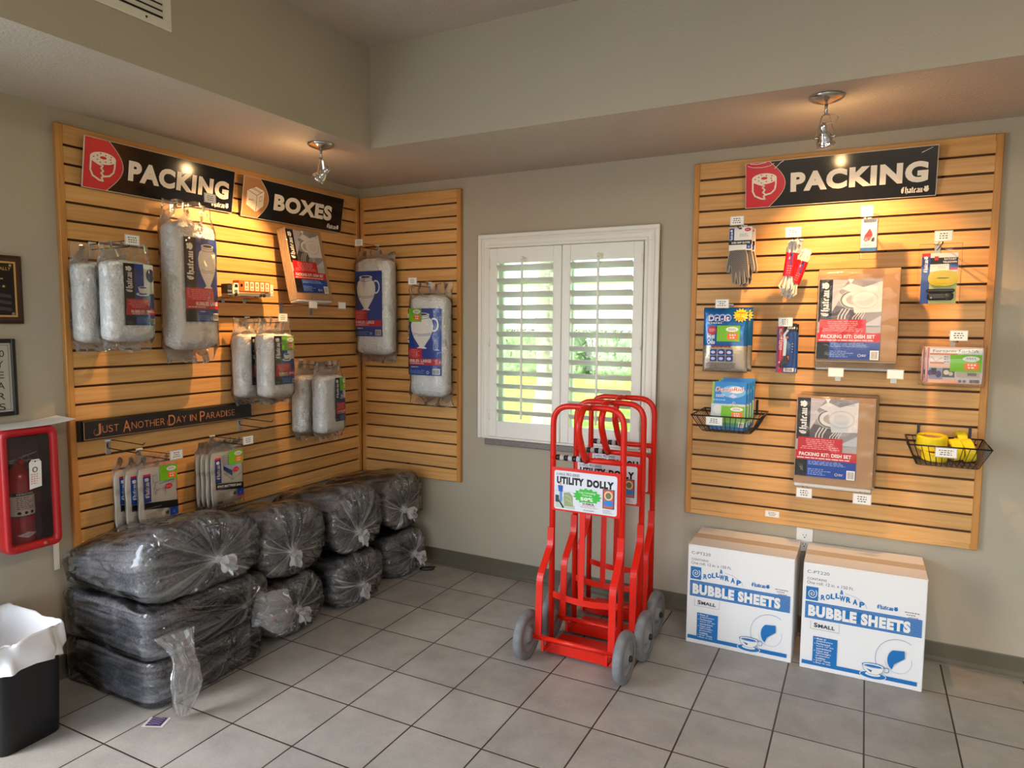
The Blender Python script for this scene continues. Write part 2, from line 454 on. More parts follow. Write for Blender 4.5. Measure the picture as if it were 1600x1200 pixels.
# left wall with the glazed entrance opening beside the camera
b = MB()
for lo, hi in (((-0.12,-2.75,0),(0,0,3.0)), ((-0.12,RY,0),(0,-4.95,3.0)), ((-0.12,-4.95,2.33),(0,-2.75,3.0))): b.box(lo, hi, PAINT)
struct('wall_left', b)
b = MB(); b.box((RX, RY, 0), (RX+0.12, 0, 3.0), PAINT); struct('wall_right', b)
b = MB()
for lo, hi in (((-0.12,RY-0.12,0),(1.45,RY,3.0)), ((4.75,RY-0.12,0),(RX+0.12,RY,3.0)), ((1.45,RY-0.12,0),(4.75,RY,0.55)), ((1.45,RY-0.12,2.55),(4.75,RY,3.0))): b.box(lo, hi, PAINT)
struct('wall_front', b)
b = MB(); b.box((-0.12, RY-0.12, HI), (RX+0.12, 0.14, 3.06), TEXTURE); struct('ceiling', b)
# dropped soffit round two sides: painted faces, textured underside
def soffit(name, x0, y0, x1, y1):
    b = MB(); b.box((x0, y0, LO), (x1, y1, HI), PAINT); b.m[0] = TEXTURE; b.m[1] = TEXTURE
    return struct(name, b)
soffit('soffit', 0, RY, 0.73, 0); soffit('soffit', 0.73, -0.775, RX, 0)

# rubber cove base
COVE = mat('rubber_cove_base', (98, 92, 76), 0.45, spec=0.35, noise_amt=0.06, noise_scale=4)
def cove(name, path, n):
    prof = [(0,0),(0.016,0),(0.014,0.006),(0.006,0.014),(0.0035,0.03),(0.0035,0.092),(0.002,0.097),(0,0.097)]
    b = MB(); rs = []
    for p in path: rs.append([(p[0]+n[0]*a, p[1]+n[1]*a, h) for a, h in prof])
    b.rings(rs, COVE, True, True, False); return struct(name, b)
cove('baseboard_back', [(0.0,0,0),(RX,0,0)], (0,-1))
cove('baseboard_left', [(0,-2.75,0),(0,0,0)], (1,0))

# ------------------------------------------------------------------ window: casing, stone sill, glass
TRIM = mat('white_trim_paint', (236, 233, 224), 0.38, spec=0.4)
STONE = mat('grey_stone_sill', (120, 116, 112), 0.35, noise_amt=0.35, noise_scale=160)
b = MB()
CX0, CX1, CZ0, CZ1 = 0.902, 1.980, 0.829, 2.022
for w0, w1, d in ((0.0, 0.078, 0.016), (0.0, 0.022, 0.026), (0.026, 0.038, 0.021), (0.060, 0.078, 0.022)):
    b.box((CX0+w0, -d, CZ0+0.001), (CX0+w1, 0, CZ1-w1), TRIM, 0.003); b.box((CX1-w1, -d, CZ0+0.001), (CX1-w0, 0, CZ1-w1), TRIM, 0.003)
    b.box((CX0+w0, -d, CZ1-w1), (CX1-w0, 0, CZ1-w0), TRIM, 0.003)
b.box((CX0, -0.020, CZ0), (CX1, 0, CZ0+0.014), TRIM, 0.003)
# reveal lining
for lo, hi in (((WX0,0.0,WZ0),(WX0+0.012,0.13,WZ1)), ((WX1-0.012,0.0,WZ0),(WX1,0.13,WZ1)), ((WX0,0,WZ1-0.012),(WX1,0.13,WZ1)), ((WX0,0,WZ0),(WX1,0.13,WZ0+0.012))): b.box(lo, hi, TRIM)
win = struct('window_1', b)
b = MB(); b.box((0.950, -0.030, 0.795), (1.985, 0.0, 0.829), STONE, 0.004); s_ = struct('window_sill', b, win)
# vinyl frame with meeting rail and the pane
b = MB()
for lo, hi in (((WX0+.012,.085,WZ0+.012),(WX0+.055,.115,WZ1-.012)), ((WX1-.055,.085,WZ0+.012),(WX1-.012,.115,WZ1-.012)), ((WX0+.012,.085,WZ1-.05),(WX1-.012,.115,WZ1-.012)), ((WX0+.012,.085,WZ0+.012),(WX1-.012,.115,WZ0+.05)), ((1.425,.085,WZ0+.02),(1.46,.115,WZ1-.02))): b.box(lo, hi, TRIM, 0.003)
struct('window_frame', b, win)
def glass_mat():
    m = bpy.data.materials.new('window_glass'); m.use_nodes = True; nt = m.node_tree; N = nt.nodes; N.clear()
    o = N.new('ShaderNodeOutputMaterial'); t = N.new('ShaderNodeBsdfTransparent'); t.inputs[0].default_value = (0.95, 0.97, 0.96, 1)
    g = N.new('ShaderNodeBsdfGlossy'); g.inputs['Roughness'].default_value = 0.01; f = N.new('ShaderNodeFresnel'); f.inputs[0].default_value = 1.45
    x = N.new('ShaderNodeMixShader'); nt.links.new(f.outputs[0], x.inputs[0]); nt.links.new(t.outputs[0], x.inputs[1]); nt.links.new(g.outputs[0], x.inputs[2]); nt.links.new(x.outputs[0], o.inputs[0])
    return m
GLASS = glass_mat()
b = MB(); b.box((WX0+.05, .098, WZ0+.045), (WX1-.05, .102, WZ1-.045), GLASS); struct('window_pane', b, win)

# plantation shutters: two hinged leaves of twelve louvres
SHUT = mat('shutter_paint', (238, 236, 229), 0.35, spec=0.45)
def shutter(label, x0, x1, ox0, ox1, rod_x, hinge_x):
    t = thing('plantation_shutter', label, 'shutter', ((x0+x1)/2, -0.006, 0.845), 0, 'plantation shutters in the window')
    X = (x0+x1)/2; Z = 0.845
    b = MB()
    b.box((x0-X, -0.024, 0), (ox0-X, 0.004, 1.095), SHUT, 0.003); b.box((ox1-X, -0.024, 0), (x1-X, 0.004, 1.095), SHUT, 0.003)
    b.box((ox0-X, -0.022, 1.855-Z), (ox1-X, 0.002, 1.095), SHUT, 0.002); b.box((ox0-X, -0.022, 0), (ox1-X, 0.002, 0.938-Z), SHUT, 0.002)
    b.build('shutter_frame', t)
    for k in range(12):
        b = MB(); zc = 1.846-0.0757*k-0.019-Z
        # elliptical blade, room edge up
        prof = sup(0.031, 0.0045, 16, 2.2); ca, sa = math.cos(math.radians(31)), math.sin(math.radians(31))
        rs = []
        for xx in (ox0-X+0.002, ox1-X-0.002): rs.append([(xx, -0.010+p*ca-q*sa, zc-p*sa-q*ca) for p, q in prof])
        b.rings(rs, SHUT, True, True, True); b.build('louver', t)
    b = MB(); b.box((rod_x-X-0.0065, -0.052, 0.962-Z), (rod_x-X+0.0065, -0.040, 1.862-Z), SHUT, 0.003)
    b.lathe([(0.001,1.862-Z),(0.008,1.866-Z),(0.009,1.876-Z),(0.006,1.886-Z),(0.001,1.888-Z)], SHUT, 12, (rod_x-X,-0.046,0)); b.build('tilt_rod', t)
    for hz in (0.10, 0.53, 0.98):
        b = MB(); b.tube([(hinge_x-X,-0.026,hz),(hinge_x-X,-0.026,hz+0.055)], 0.005, SHUT, 8); b.build('hinge', t)
    return t
shutter('white louvred shutter leaf nearer the slatted corner panel', 0.982, 1.437, 1.033, 1.388, 1.206, 0.984)
shutter('white louvred shutter leaf behind the red dollies', 1.441, 1.898, 1.491, 1.846, 1.661, 1.895)

# ------------------------------------------------------------------ outdoors, seen through the louvres
LAWN = mat('lawn_grass', (132, 182, 40), 0.9, noise_amt=0.3, noise_scale=6, bump=0.6, bump_scale=40)
b = MB(); b.box((-22, 0.16, -0.3), (30, 60, -0.12), LAWN); struct('lawn', b)
PALE = mat('pale_render', (226, 222, 212), 0.8, noise_amt=0.06, noise_scale=1)
b = MB(); b.box((-22, 25, -0.12), (30, 25.3, 3.4), PALE); b.box((-22, 24.9, 3.4), (30, 25.5, 3.6), PALE)
tag(b.build('garden_wall'), 'long pale rendered building wall beyond the hedge outside', 'wall')
HEDGE = mat('hedge_leaves', (104, 118, 88), 0.7, noise_amt=0.5, noise_scale=9)
def hedge(cx, cy, w, d, h, seed):
    b = MB(); r = random.Random(seed)
    rs = []
    for i in range(9):
        z = h*i/8; k = 1.0-0.12*(i/8)**2; rs.append([(x*k+0.12*nz(x*2+seed, y*2, z*3), y*k+0.12*nz(x*2, y*2+seed, z*3), z) for x, y in sup(w/2, d/2, 48, 5)])
    b.rings(rs, HEDGE, True, True, True)
    for _ in range(1100):
        a = r.random()*2*PI; x = w/2*math.copysign(abs(math.cos(a))**0.4, math.cos(a)); y = d/2*math.copysign(abs(math.sin(a))**0.4, math.sin(a)); z = r.random()*h
        if r.random() < 0.4: x, y, z = r.uniform(-w/2, w/2), r.uniform(-d/2, d/2), h
        e = Vector((r.uniform(-1,1), r.uniform(-1,1), r.uniform(-1,1))).normalized()*0.09; f = Vector((r.uniform(-1,1), r.uniform(-1,1), r.uniform(-1,1))).normalized()*0.04
        p = Vector((x, y, z)); b.face([p-e, p-f, p+e, p+f], HEDGE)
    return b
for k, (x, lab) in enumerate(((-7.4, 'clipped green hedge outside seen past the tree trunk'), (-2.9, 'clipped green hedge outside behind the window mullion'))):
    o = hedge(0, 0, 4.3, 1.3, 1.45, k+2).build('hedge'); tag(o, lab, 'hedge', 'hedges across the lawn', (x, 17.5, -0.12))
BARK = mat('tree_bark', (150, 140, 128), 0.9, noise_amt=0.4, noise_scale=14, bump=0.9, bump_scale=20)
b = MB(); path = [(0,0,0),(0.02,0,0.8),(-0.03,0.02,1.7),(0.05,0,2.9),(0.12,0.1,4.4)]; P = []
for i in range(25):
    t = i/24*4; k = min(int(t), 3); f = t-k; P.append(tuple(path[k][a]*(1-f)+path[k+1][a]*f for a in range(3)))
b.tube(P, 0.155, BARK, 18, True, [1.5-0.5*min(1, i/6)-0.2*i/24 for i in range(25)])
LEAF = mat('tree_leaves', (120, 150, 70), 0.7, noise_amt=0.4, noise_scale=5)
tr = thing('garden_tree', 'grey barked tree trunk standing on the lawn outside the window', 'tree', (-1.27, 5.6, -0.12))
b.build('tree_trunk', tr)
b = MB(); r = random.Random(5)
for _ in range(2200):
    d = Vector((r.gauss(0,1), r.gauss(0,1), r.gauss(0,0.7))).normalized()*(1.9*r.random()**0.4); p = Vector((0.1,0.1,5.1))+d
    e = Vector((r.uniform(-1,1), r.uniform(-1,1), r.uniform(-1,1))).normalized()*0.11; f = e.orthogonal().normalized()*0.05; b.face([p-e, p-f, p+e, p+f], LEAF)
b.build('tree_crown', tr)

# ------------------------------------------------------------------ air vent in the soffit face
VENT = mat('vent_enamel', (222, 216, 202), 0.4); DUCT = mat('duct_dark', (34, 32, 30), 0.7)
t = thing('air_vent', 'white louvred air vent high on the soffit face', 'vent', (0.73, -2.12, 2.52), PI/2)
W2 = 0.257
b = MB(); b.box((-W2,-0.008,0),(W2,0,0.032),VENT,0.003); b.box((-W2,-0.008,0.268),(W2,0,0.30),VENT,0.003); b.box((-W2,-0.008,0.03),(-W2+0.032,0,0.27),VENT,0.003); b.box((W2-0.032,-0.008,0.03),(W2,0,0.27),VENT,0.003)
for sx in (-1, 1):
    b.lathe([(0.004,-0.0095),(0.004,-0.007)], DUCT, 10, (sx*0.16,0,0.016), 'y')
b.build('vent_frame', t)
b = MB(); b.box((-W2+0.03,-0.0022,0.03),(W2-0.03,-0.0006,0.27),DUCT); b.build('duct_opening', t)
for k in range(11):
    b = MB(); z = 0.040+k*0.0215; b.face([(-W2+0.032,-0.0068,z),(W2-0.032,-0.0068,z),(W2-0.032,-0.0026,z+0.016),(-W2+0.032,-0.0026,z+0.016)], VENT)
    b.face([(-W2+0.032,-0.0060,z-0.001),(-W2+0.032,-0.0018,z+0.015),(W2-0.032,-0.0018,z+0.015),(W2-0.032,-0.0060,z-0.001)], VENT); b.build('vent_slat', t)

# ------------------------------------------------------------------ slatted wall panels
def wood(name, c0, c1, c2, axis):
    m = bpy.data.materials.new(name); m.use_nodes = True; nt = m.node_tree; N = nt.nodes; L = nt.links; b = N['Principled BSDF']
    tc = N.new('ShaderNodeTexCoord'); mp = N.new('ShaderNodeMapping')
    mp.inputs['Scale'].default_value = (1.3, 8.0, 22.0) if axis == 'x' else (22.0, 8.0, 1.3)
    L.new(tc.outputs['Object'], mp.inputs['Vector'])
    sp = N.new('ShaderNodeSeparateXYZ'); L.new(tc.outputs['Object'], sp.inputs[0])
    # each slat is cut from its own board
    dv = N.new('ShaderNodeMath'); dv.operation = 'DIVIDE'; dv.inputs[1].default_value = 0.0762; L.new(sp.outputs['Z' if axis == 'x' else 'X'], dv.inputs[0])
    fl = N.new('ShaderNodeMath'); fl.operation = 'FLOOR'; L.new(dv.outputs[0], fl.inputs[0])
    wn_ = N.new('ShaderNodeTexWhiteNoise'); wn_.noise_dimensions = '1D'; L.new(fl.outputs[0], wn_.inputs['W'])
    sc = N.new('ShaderNodeVectorMath'); sc.operation = 'SCALE'; sc.inputs['Scale'].default_value = 37.0; L.new(wn_.outputs['Color'], sc.inputs[0])
    ad = N.new('ShaderNodeVectorMath'); ad.operation = 'ADD'; L.new(mp.outputs[0], ad.inputs[0]); L.new(sc.outputs[0], ad.inputs[1])
    n = N.new('ShaderNodeTexNoise'); n.inputs['Scale'].default_value = 1.6; n.inputs['Detail'].default_value = 7; n.inputs['Distortion'].default_value = 1.6; L.new(ad.outputs[0], n.inputs['Vector'])
    r = N.new('ShaderNodeValToRGB'); e = r.color_ramp.elements
    e[0].position = 0.30; e[0].color = lin(c0)+(1,); e[1].position = 0.72; e[1].color = lin(c2)+(1,); q = e.new(0.5); q.color = lin(c1)+(1,)
    L.new(n.outputs['Fac'], r.inputs[0])
    hs = N.new('ShaderNodeHueSaturation'); mr = N.new('ShaderNodeMapRange'); mr.inputs['To Min'].default_value = 0.88; mr.inputs['To Max'].default_value = 1.08
    L.new(wn_.outputs['Value'], mr.inputs['Value']); L.new(mr.outputs[0], hs.inputs['Value']); L.new(r.outputs[0], hs.inputs['Color']); L.new(hs.outputs[0], b.inputs['Base Color'])
    b.inputs['Roughness'].default_value = 0.42; b.inputs['Specular IOR Level'].default_value = 0.4
    return m
OAK = wood('maple_veneer', (202, 149, 85), (214, 163, 99), (222, 174, 111), 'x'); OAKV = wood('maple_trim', (184, 124, 58), (198, 138, 70), (208, 150, 80), 'z')
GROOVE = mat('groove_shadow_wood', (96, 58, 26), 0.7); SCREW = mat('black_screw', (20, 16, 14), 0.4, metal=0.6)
SL, ZG, PZ0, PZ1 = 0.0762, 2.2197, 0.545, 2.297
def slatwall(label, loc, rotz, w, edges, screws):
    """Panel standing on the wall plane y=0 with its face towards -y; local x from 0 to w; z is height above the panel's foot."""
    t = thing('slatwall_panel', label, 'wall panel', loc, rotz, None)
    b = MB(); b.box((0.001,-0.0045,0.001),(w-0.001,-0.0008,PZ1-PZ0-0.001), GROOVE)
    zs = [PZ1-PZ0]+[ZG-k*SL-PZ0 for k in range(22)]+[0.0]
    for k in range(23):
        z1 = zs[k]-(0.0050 if k else 0.0); z0 = zs[k+1]+(0.0050 if k < 22 else 0.0)
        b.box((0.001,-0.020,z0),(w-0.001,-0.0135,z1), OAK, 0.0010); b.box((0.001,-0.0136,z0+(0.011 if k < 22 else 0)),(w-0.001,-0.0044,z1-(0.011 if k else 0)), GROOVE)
    for sx, k in screws: b.lathe([(0.0045,-0.0215),(0.0045,-0.012)], SCREW, 10, (sx, 0, ZG-k*SL-PZ0), 'y')
    b.build('slat_board', t)
    H = PZ1-PZ0
    for e in edges:
        b = MB()
        if e == 'l': b.box((-0.004,-0.0245,-0.004),(0.024,0,H+0.004), OAKV, 0.003)
        if e == 'r': b.box((w-0.024,-0.0245,-0.004),(w+0.004,0,H+0.004), OAKV, 0.003)
        if e == 't': b.box((0.024,-0.0240,H-0.030),(w-0.024,0,H+0.004), OAK, 0.003)
        if e == 'b': b.box((0.024,-0.0240,-0.004),(w-0.024,0,0.022), OAK, 0.003)
        b.build('edge_trim', t)
    return t
slatwall('wide maple slatted panel on the longer wall, above the bagged blankets', (0.001, -1.873, PZ0), PI/2, 1.836, 'lrtb', [(0.95,2),(0.95,6),(0.62,10),(1.36,7),(1.45,13),(1.45,17),(0.40,15)])
slatwall('narrow maple slatted panel beside the window in the corner', (0.026, -0.001, PZ0), 0, 0.752, 'lrtb', [(0.36,0),(0.36,2),(0.36,5),(0.36,9),(0.36,13),(0.36,18),(0.36,21)])
slatwall('maple slatted panel above the two white cartons', (2.152, -0.001, PZ0), 0, 1.257, 'lrtb', [(0.85,1),(1.05,1),(1.03,2),(0.4,3),(0.85,5),(0.22,20),(0.55,20),(0.92,20),(0.45,12)])

# ------------------------------------------------------------------ power outlet
t = thing('power_outlet', 'white duplex power outlet low on the wall behind the cartons', 'outlet', (2.722, 0, 0.42))
OUT = mat('outlet_plastic', (236, 234, 228), 0.35)
b = MB(); b.box((-0.037,-0.006,0),(0.037,0,0.116), OUT, 0.003); b.build('cover_plate', t)
for z in (0.036, 0.080):
    b = MB(); rs = [[(x,-0.0055,q+z) for x, q in sup(0.0165,0.0145,24,4)], [(x,-0.008,q+z) for x, q in sup(0.0165,0.0145,24,4)]]
    b.rings(rs[::-1], OUT, True, True, False); p = Pr(b, (0,-0.008,z)); p.rect(-0.0075,-0.002,0.002,0.009,BLACK); p.rect(0.0055,-0.002,0.002,0.009,BLACK); p.ell(0,-0.0085,0.003,0.003,BLACK,12); b.build('receptacle', t)

# ------------------------------------------------------------------ ceiling spotlights on the soffit
STEEL = mat('brushed_steel', (196, 192, 186), 0.22, metal=1.0); CHROME = mat('polished_chrome', (214, 214, 216), 0.08, metal=1.0)
LENS = mat('lamp_lens', (255, 240, 214), 0.2)
LENS.node_tree.nodes['Principled BSDF'].inputs['Emission Color'].default_value = (1, 0.80, 0.50, 1); LENS.node_tree.nodes['Principled BSDF'].inputs['Emission Strength'].default_value = 12.0
CORD = mat('clear_cord', (190, 178, 158), 0.3)
def spotlight(label, loc, aim, energy, blend, cone):
    t = thing('ceiling_spotlight', label, 'spotlight', loc, 0, 'spotlights under the soffit')
    L0 = Vector(loc)
    b = MB(); b.lathe([(0.001,-0.0005),(0.064,-0.0005),(0.064,-0.005),(0.055,-0.013),(0.020,-0.026),(0.008,-0.030),(0.001,-0.030)], STEEL, 40); b.build('canopy', t)
    b = MB(); b.tube([(0,0,-0.028),(0,0,-0.068)], 0.006, STEEL, 12); b.build('stem', t)
    hc = Vector((0,0,-0.150)); d = (Vector(aim)-L0-hc).normalized()
    side = d.cross(Vector((0,0,1))).normalized()
    b = MB()
    for s in (-1, 1):
        pts = [Vector((0,0,-0.066)), Vector((0,0,-0.070))+side*s*0.014, hc+side*s*0.030+Vector((0,0,0.014)), hc+side*s*0.032]
        b.bar([tuple(p) for p in fillet(pts, 0.01, 4)], 0.009, 0.0025, STEEL, tuple(side))
        b.tube([tuple(hc+side*s*0.026), tuple(hc+side*s*0.038)], 0.0055, STEEL, 10)
    b.build('yoke', t)
    rot = d.to_track_quat('Z', 'Y').to_matrix().to_4x4()
    # lamp head: socket, reflector bowl and front ring, opening along the beam
    b = MB(); b.lathe([(0.001,-0.056),(0.012,-0.056),(0.014,-0.030),(0.014,-0.022),(0.001,-0.022)], CHROME, 20); b.xf(Matrix.Translation(hc) @ rot); b.build('lamp_socket', t)
    b = MB(); b.lathe([(0.013,-0.026),(0.018,-0.018),(0.027,0.0),(0.030,0.016),(0.0335,0.017),(0.0335,0.030),(0.029,0.030),(0.028,0.018),(0.025,0.0),(0.015,-0.018),(0.012,-0.024)], CHROME, 32, caps=False); b.xf(Matrix.Translation(hc) @ rot); b.build('reflector', t)
    b = MB(); b.lathe([(0.001,0.0185),(0.0275,0.0185),(0.0275,0.0205),(0.001,0.0215)], LENS, 28); b.xf(Matrix.Translation(hc) @ rot); b.build('lens', t)
    b = MB(); q = hc-d*0.054; b.tube(fillet([tuple(Vector((0.004,0,-0.066))), tuple(Vector((0.004,0,-0.08))+side*0.045), tuple(q+side*0.040), tuple(q)], 0.03, 8), 0.0022, CORD, 8); b.build('lamp_cord', t)
    ld = bpy.data.lights.new('spotlight_beam', 'SPOT'); ld.energy = energy; ld.color = (1.0, 0.52, 0.20); ld.spot_size = math.radians(cone); ld.spot_blend = blend; ld.shadow_soft_size = 0.014
    lo = bpy.data.objects.new('spotlight_beam', ld); COL.objects.link(lo); lo.parent = t; lo.location = hc+d*0.036; lo.rotation_euler = d.to_track_quat('-Z', 'Y').to_euler()
    pd = bpy.data.lights.new('spotlight_spill', 'POINT'); pd.energy = 2.3; pd.color = (1.0, 0.62, 0.28); pd.shadow_soft_size = 0.02
    po = bpy.data.objects.new('spotlight_spill', pd); COL.objects.link(po); po.parent = t; po.location = hc+d*0.055
    return t
spotlight('steel ceiling spotlight shining on the wide slatted panel', (0.570, -0.953, LO), (0.03, -1.10, 1.72), 66, 0.55, 82)
spotlight('steel ceiling spotlight shining on the panel above the cartons', (2.776, -0.623, LO), (2.88, -0.02, 1.62), 60, 0.55, 86)
# ================================================================== goods on the wide and the corner panels
WIRE = mat('black_wire', (24, 22, 22), 0.35, metal=0.4); ZINC = mat('zinc_plate', (176, 176, 174), 0.35, metal=0.9); CLIP = mat('clear_white_clip', (222, 220, 214), 0.3)
TAGC = mat('price_card', (238, 236, 230), 0.45); TAGB = mat('tag_holder', (196, 196, 194), 0.25)
BUBBLE = None
def bubble_mat():
    m = bpy.data.materials.new('bubble_wrap'); m.use_nodes = True; nt = m.node_tree; N = nt.nodes; L = nt.links; b = N['Principled BSDF']
    b.inputs['Base Color'].default_value = (0.82, 0.81, 0.79, 1); b.inputs['Roughness'].default_value = 0.28; b.inputs['Specular IOR Level'].default_value = 0.6
    b.inputs['Subsurface Weight'].default_value = 0.25; b.inputs['Subsurface Radius'].default_value = (0.02, 0.02, 0.02)
    tc = N.new('ShaderNodeTexCoord'); v = N.new('ShaderNodeTexVoronoi'); v.inputs['Scale'].default_value = 95; L.new(tc.outputs['Object'], v.inputs['Vector'])
    n = N.new('ShaderNodeTexNoise'); n.inputs['Scale'].default_value = 18; n.inputs['Detail'].default_value = 4; L.new(tc.outputs['Object'], n.inputs['Vector'])
    ad = N.new('ShaderNodeMath'); ad.operation = 'MULTIPLY_ADD'; ad.inputs[1].default_value = 3.0; L.new(n.outputs['Fac'], ad.inputs[0]); L.new(v.outputs['Distance'], ad.inputs[2])
    bp = N.new('ShaderNodeBump'); bp.inputs['Strength'].default_value = 0.8; bp.inputs['Distance'].default_value = 0.006; L.new(ad.outputs[0], bp.inputs['Height']); L.new(bp.outputs[0], b.inputs['Normal'])
    return m
BUBBLE = bubble_mat()
POLY = film_mat('poly_bag_film', haze=0.035, rough=0.12, gloss=0.9, bump=0.7, scale=12)
SHRINK = film_mat('shrink_film', haze=0.005, rough=0.07, gloss=0.4, bump=0.35, scale=9)

def price_tag(t, y, z, x=0.0, w=0.056, h=0.036, rows=3, seed=1, blank=False):
    b = MB(); b.box((x-w/2-0.003, y-0.0008, z-h/2-0.003), (x+w/2+0.003, y+0.0012, z+h/2+0.003), TAGB)
    p = Pr(b, (x, y-0.0008, z)); p.rect(-w/2, -h/2, w, h, TAGC)
    if not blank: p.dashes(-w*0.36, -h*0.36, w*0.72, h*0.74, rows, DGREY, seed, 0.42, True)
    b.build('price_tag', t)

def hook(label, loc, rotz, length=0.24, tag_=True, seed=1, plate=True, tagw=0.056, group='display hooks on the slatted panels', arm_dz=0.026, two=False):
    """A faced-out peg in a slat groove: bracket, carrying peg and the upper wire with its price card."""
    t = thing('display_hook', label, 'hook', loc, rotz, group)
    b = MB()
    if plate:
        b.box((-0.011,-0.0022,-0.062),(0.011,-0.0002,0.006), ZINC, 0.0008); b.box((-0.015,-0.010,-0.004),(0.015,-0.0002,0.005), CLIP, 0.001)
    else: b.box((-0.013,-0.010,-0.006),(0.013,-0.0002,0.005), CLIP, 0.001)
    b.build('bracket', t)
    if two:
        for s in (-1, 1):
            b = MB(); b.tube(fillet([(s*0.002,-0.003,-0.012 if s < 0 else 0.0),(s*0.016,-0.02,-0.03*(s<0)),(s*0.016,-length,-0.03*(s<0)-0.004),(s*0.016,-length-0.012,-0.03*(s<0)+0.006)],0.012,4), 0.0022, WIRE, 8); b.build('peg', t)
    else:
        b = MB(); b.tube(fillet([(0,-0.002,-arm_dz),(0,-length+0.012,-arm_dz),(0,-length,-arm_dz+0.012)],0.01,4), 0.0024, WIRE, 8); b.build('peg', t)
        if tag_:
            b = MB(); b.tube(fillet([(0,-0.002,-0.004),(0,-length-0.012,0.0)],0.01,2), 0.0018, WIRE, 8); b.build('tag_wire', t)
            price_tag(t, -length-0.014, 0.0, seed=seed, w=tagw)
    return t

def sticker(p, x, y, w, h):
    """The green promotional sticker; its cartoon is left out."""
    p.rect(x, y, w, h, GREEN); p.rect(x+w*0.46, y+h*0.12, w*0.46, h*0.40, ORANGE); p.ell(x+w*0.66, y+h*0.76, w*0.27, h*0.16, WHITE)
    p.dashes(x+w*0.50, y+h*0.16, w*0.38, h*0.32, 2, WHITE, 4, 0.55, True); p.dashes(x+w*0.48, y+h*0.68, w*0.36, h*0.16, 2, DGREY, 5, 0.4, True)
def cup(p, cx, cy, s, m, line):
    p.ell(cx, cy-0.30*s, 0.52*s, 0.13*s, m); p.ell(cx, cy-0.27*s, 0.34*s, 0.07*s, line)
    p.poly([(cx-0.36*s,cy+0.16*s),(cx-0.30*s,cy-0.10*s),(cx-0.14*s,cy-0.24*s),(cx+0.14*s,cy-0.24*s),(cx+0.30*s,cy-0.10*s),(cx+0.36*s,cy+0.16*s)], m)
    p.arc(cx+0.40*s, cy+0.0*s, 0.10*s, 0.11*s, 0.04*s, m); p.ell(cx, cy+0.16*s, 0.36*s, 0.09*s, m); p.ell(cx, cy+0.16*s, 0.29*s, 0.06*s, line)
def urn(p, cx, y, w, h, m, line, handle=True):
    prof = [(0.16,0.0),(0.22,0.015),(0.10,0.06),(0.14,0.10),(0.34,0.30),(0.46,0.50),(0.48,0.66),(0.42,0.80),(0.30,0.86),(0.32,0.93)]
    if handle: p.arc(cx+0.50*w, y+0.66*h, 0.16*w, 0.17*h, 0.065*w, m, -PI*0.55, PI*0.62); p.arc(cx+0.50*w, y+0.66*h, 0.19*w, 0.20*h, 0.014*w, line, -PI*0.55, PI*0.62)
    for i in range(len(prof)-1):
        (a, h0), (c, h1) = prof[i], prof[i+1]
        p.poly([(cx-a*w,y+h0*h),(cx+a*w,y+h0*h),(cx+c*w,y+h1*h),(cx-c*w,y+h1*h)], m); p.k -= 1
    p.k += 1
    p.ell(cx, y+0.94*h, 0.34*w, 0.055*h, m); p.arc(cx, y+0.94*h, 0.34*w, 0.055*h, 0.012*w, line); p.ell(cx, y+0.945*h, 0.24*w, 0.028*h, line)
    for q in (0.36, 0.40): p.line([(cx-0.36*w,y+(q+0.02)*h),(cx-0.1*w,y+q*h-0.01*h),(cx+0.2*w,y+q*h),(cx+0.38*w,y+(q+0.03)*h)], 0.014*w, line)
    p.line([(cx-0.3*w,y+0.845*h),(cx,y+0.82*h),(cx+0.3*w,y+0.845*h)], 0.014*w, line)

def small_label(p, x, y, w, h, green, strip=0.33):
    bx = x+w*strip; bw = w*(1-strip)
    p.rect(x, y, w, h, BLACK); p.rect(bx, y, bw, h, BLUE); p.blackletter(x+w*strip*0.14, y+h*0.54, w*strip*0.72, h*0.42, WHITE, rot=1)
    p.rect(bx+bw*0.42, y+h*0.52, bw*0.58, h*0.48, WHITE); p.ell(bx+bw*0.78, y+h*0.82, bw*0.24, h*0.11, NAVY)
    cup(p, bx+bw*0.36, y+h*0.58, w*0.42, WHITE, BLUE)
    p.rect(x+w*0.05, y+h*0.26, w*0.72, h*0.17, RED); p.dashes(x+w*0.12, y+h*0.28, w*0.6, h*0.13, 5, ink(236,150,150), 2, 0.4, True)
    p.rect(x+w*0.03, y+h*0.17, w*0.97, h*0.10, RED); p.text('BUBBLES: SMALL', x+w*0.18, y+h*0.205, w*0.78, h*0.045, WHITE, 0.03); p.dashes(x+w*0.2, y+h*0.178, w*0.76, h*0.018, 1, WHITE, 3, 0.6)
    p.dashes(bx+bw*0.05, y+h*0.03, bw*0.62, h*0.10, 4, ink(120,160,220), 6, 0.35); p.dashes(x+w*0.04, y+h*0.02, w*strip*0.7, h*0.05, 2, GREY, 7, 0.4)
    p.rect(x+w*0.82, y+h*0.02, w*0.15, h*0.085, WHITE); p.bars(x+w*0.83, y+h*0.025, w*0.13, h*0.07, BLACK)
    if green: sticker(p, bx, y+h*0.70, bw, h*0.29)
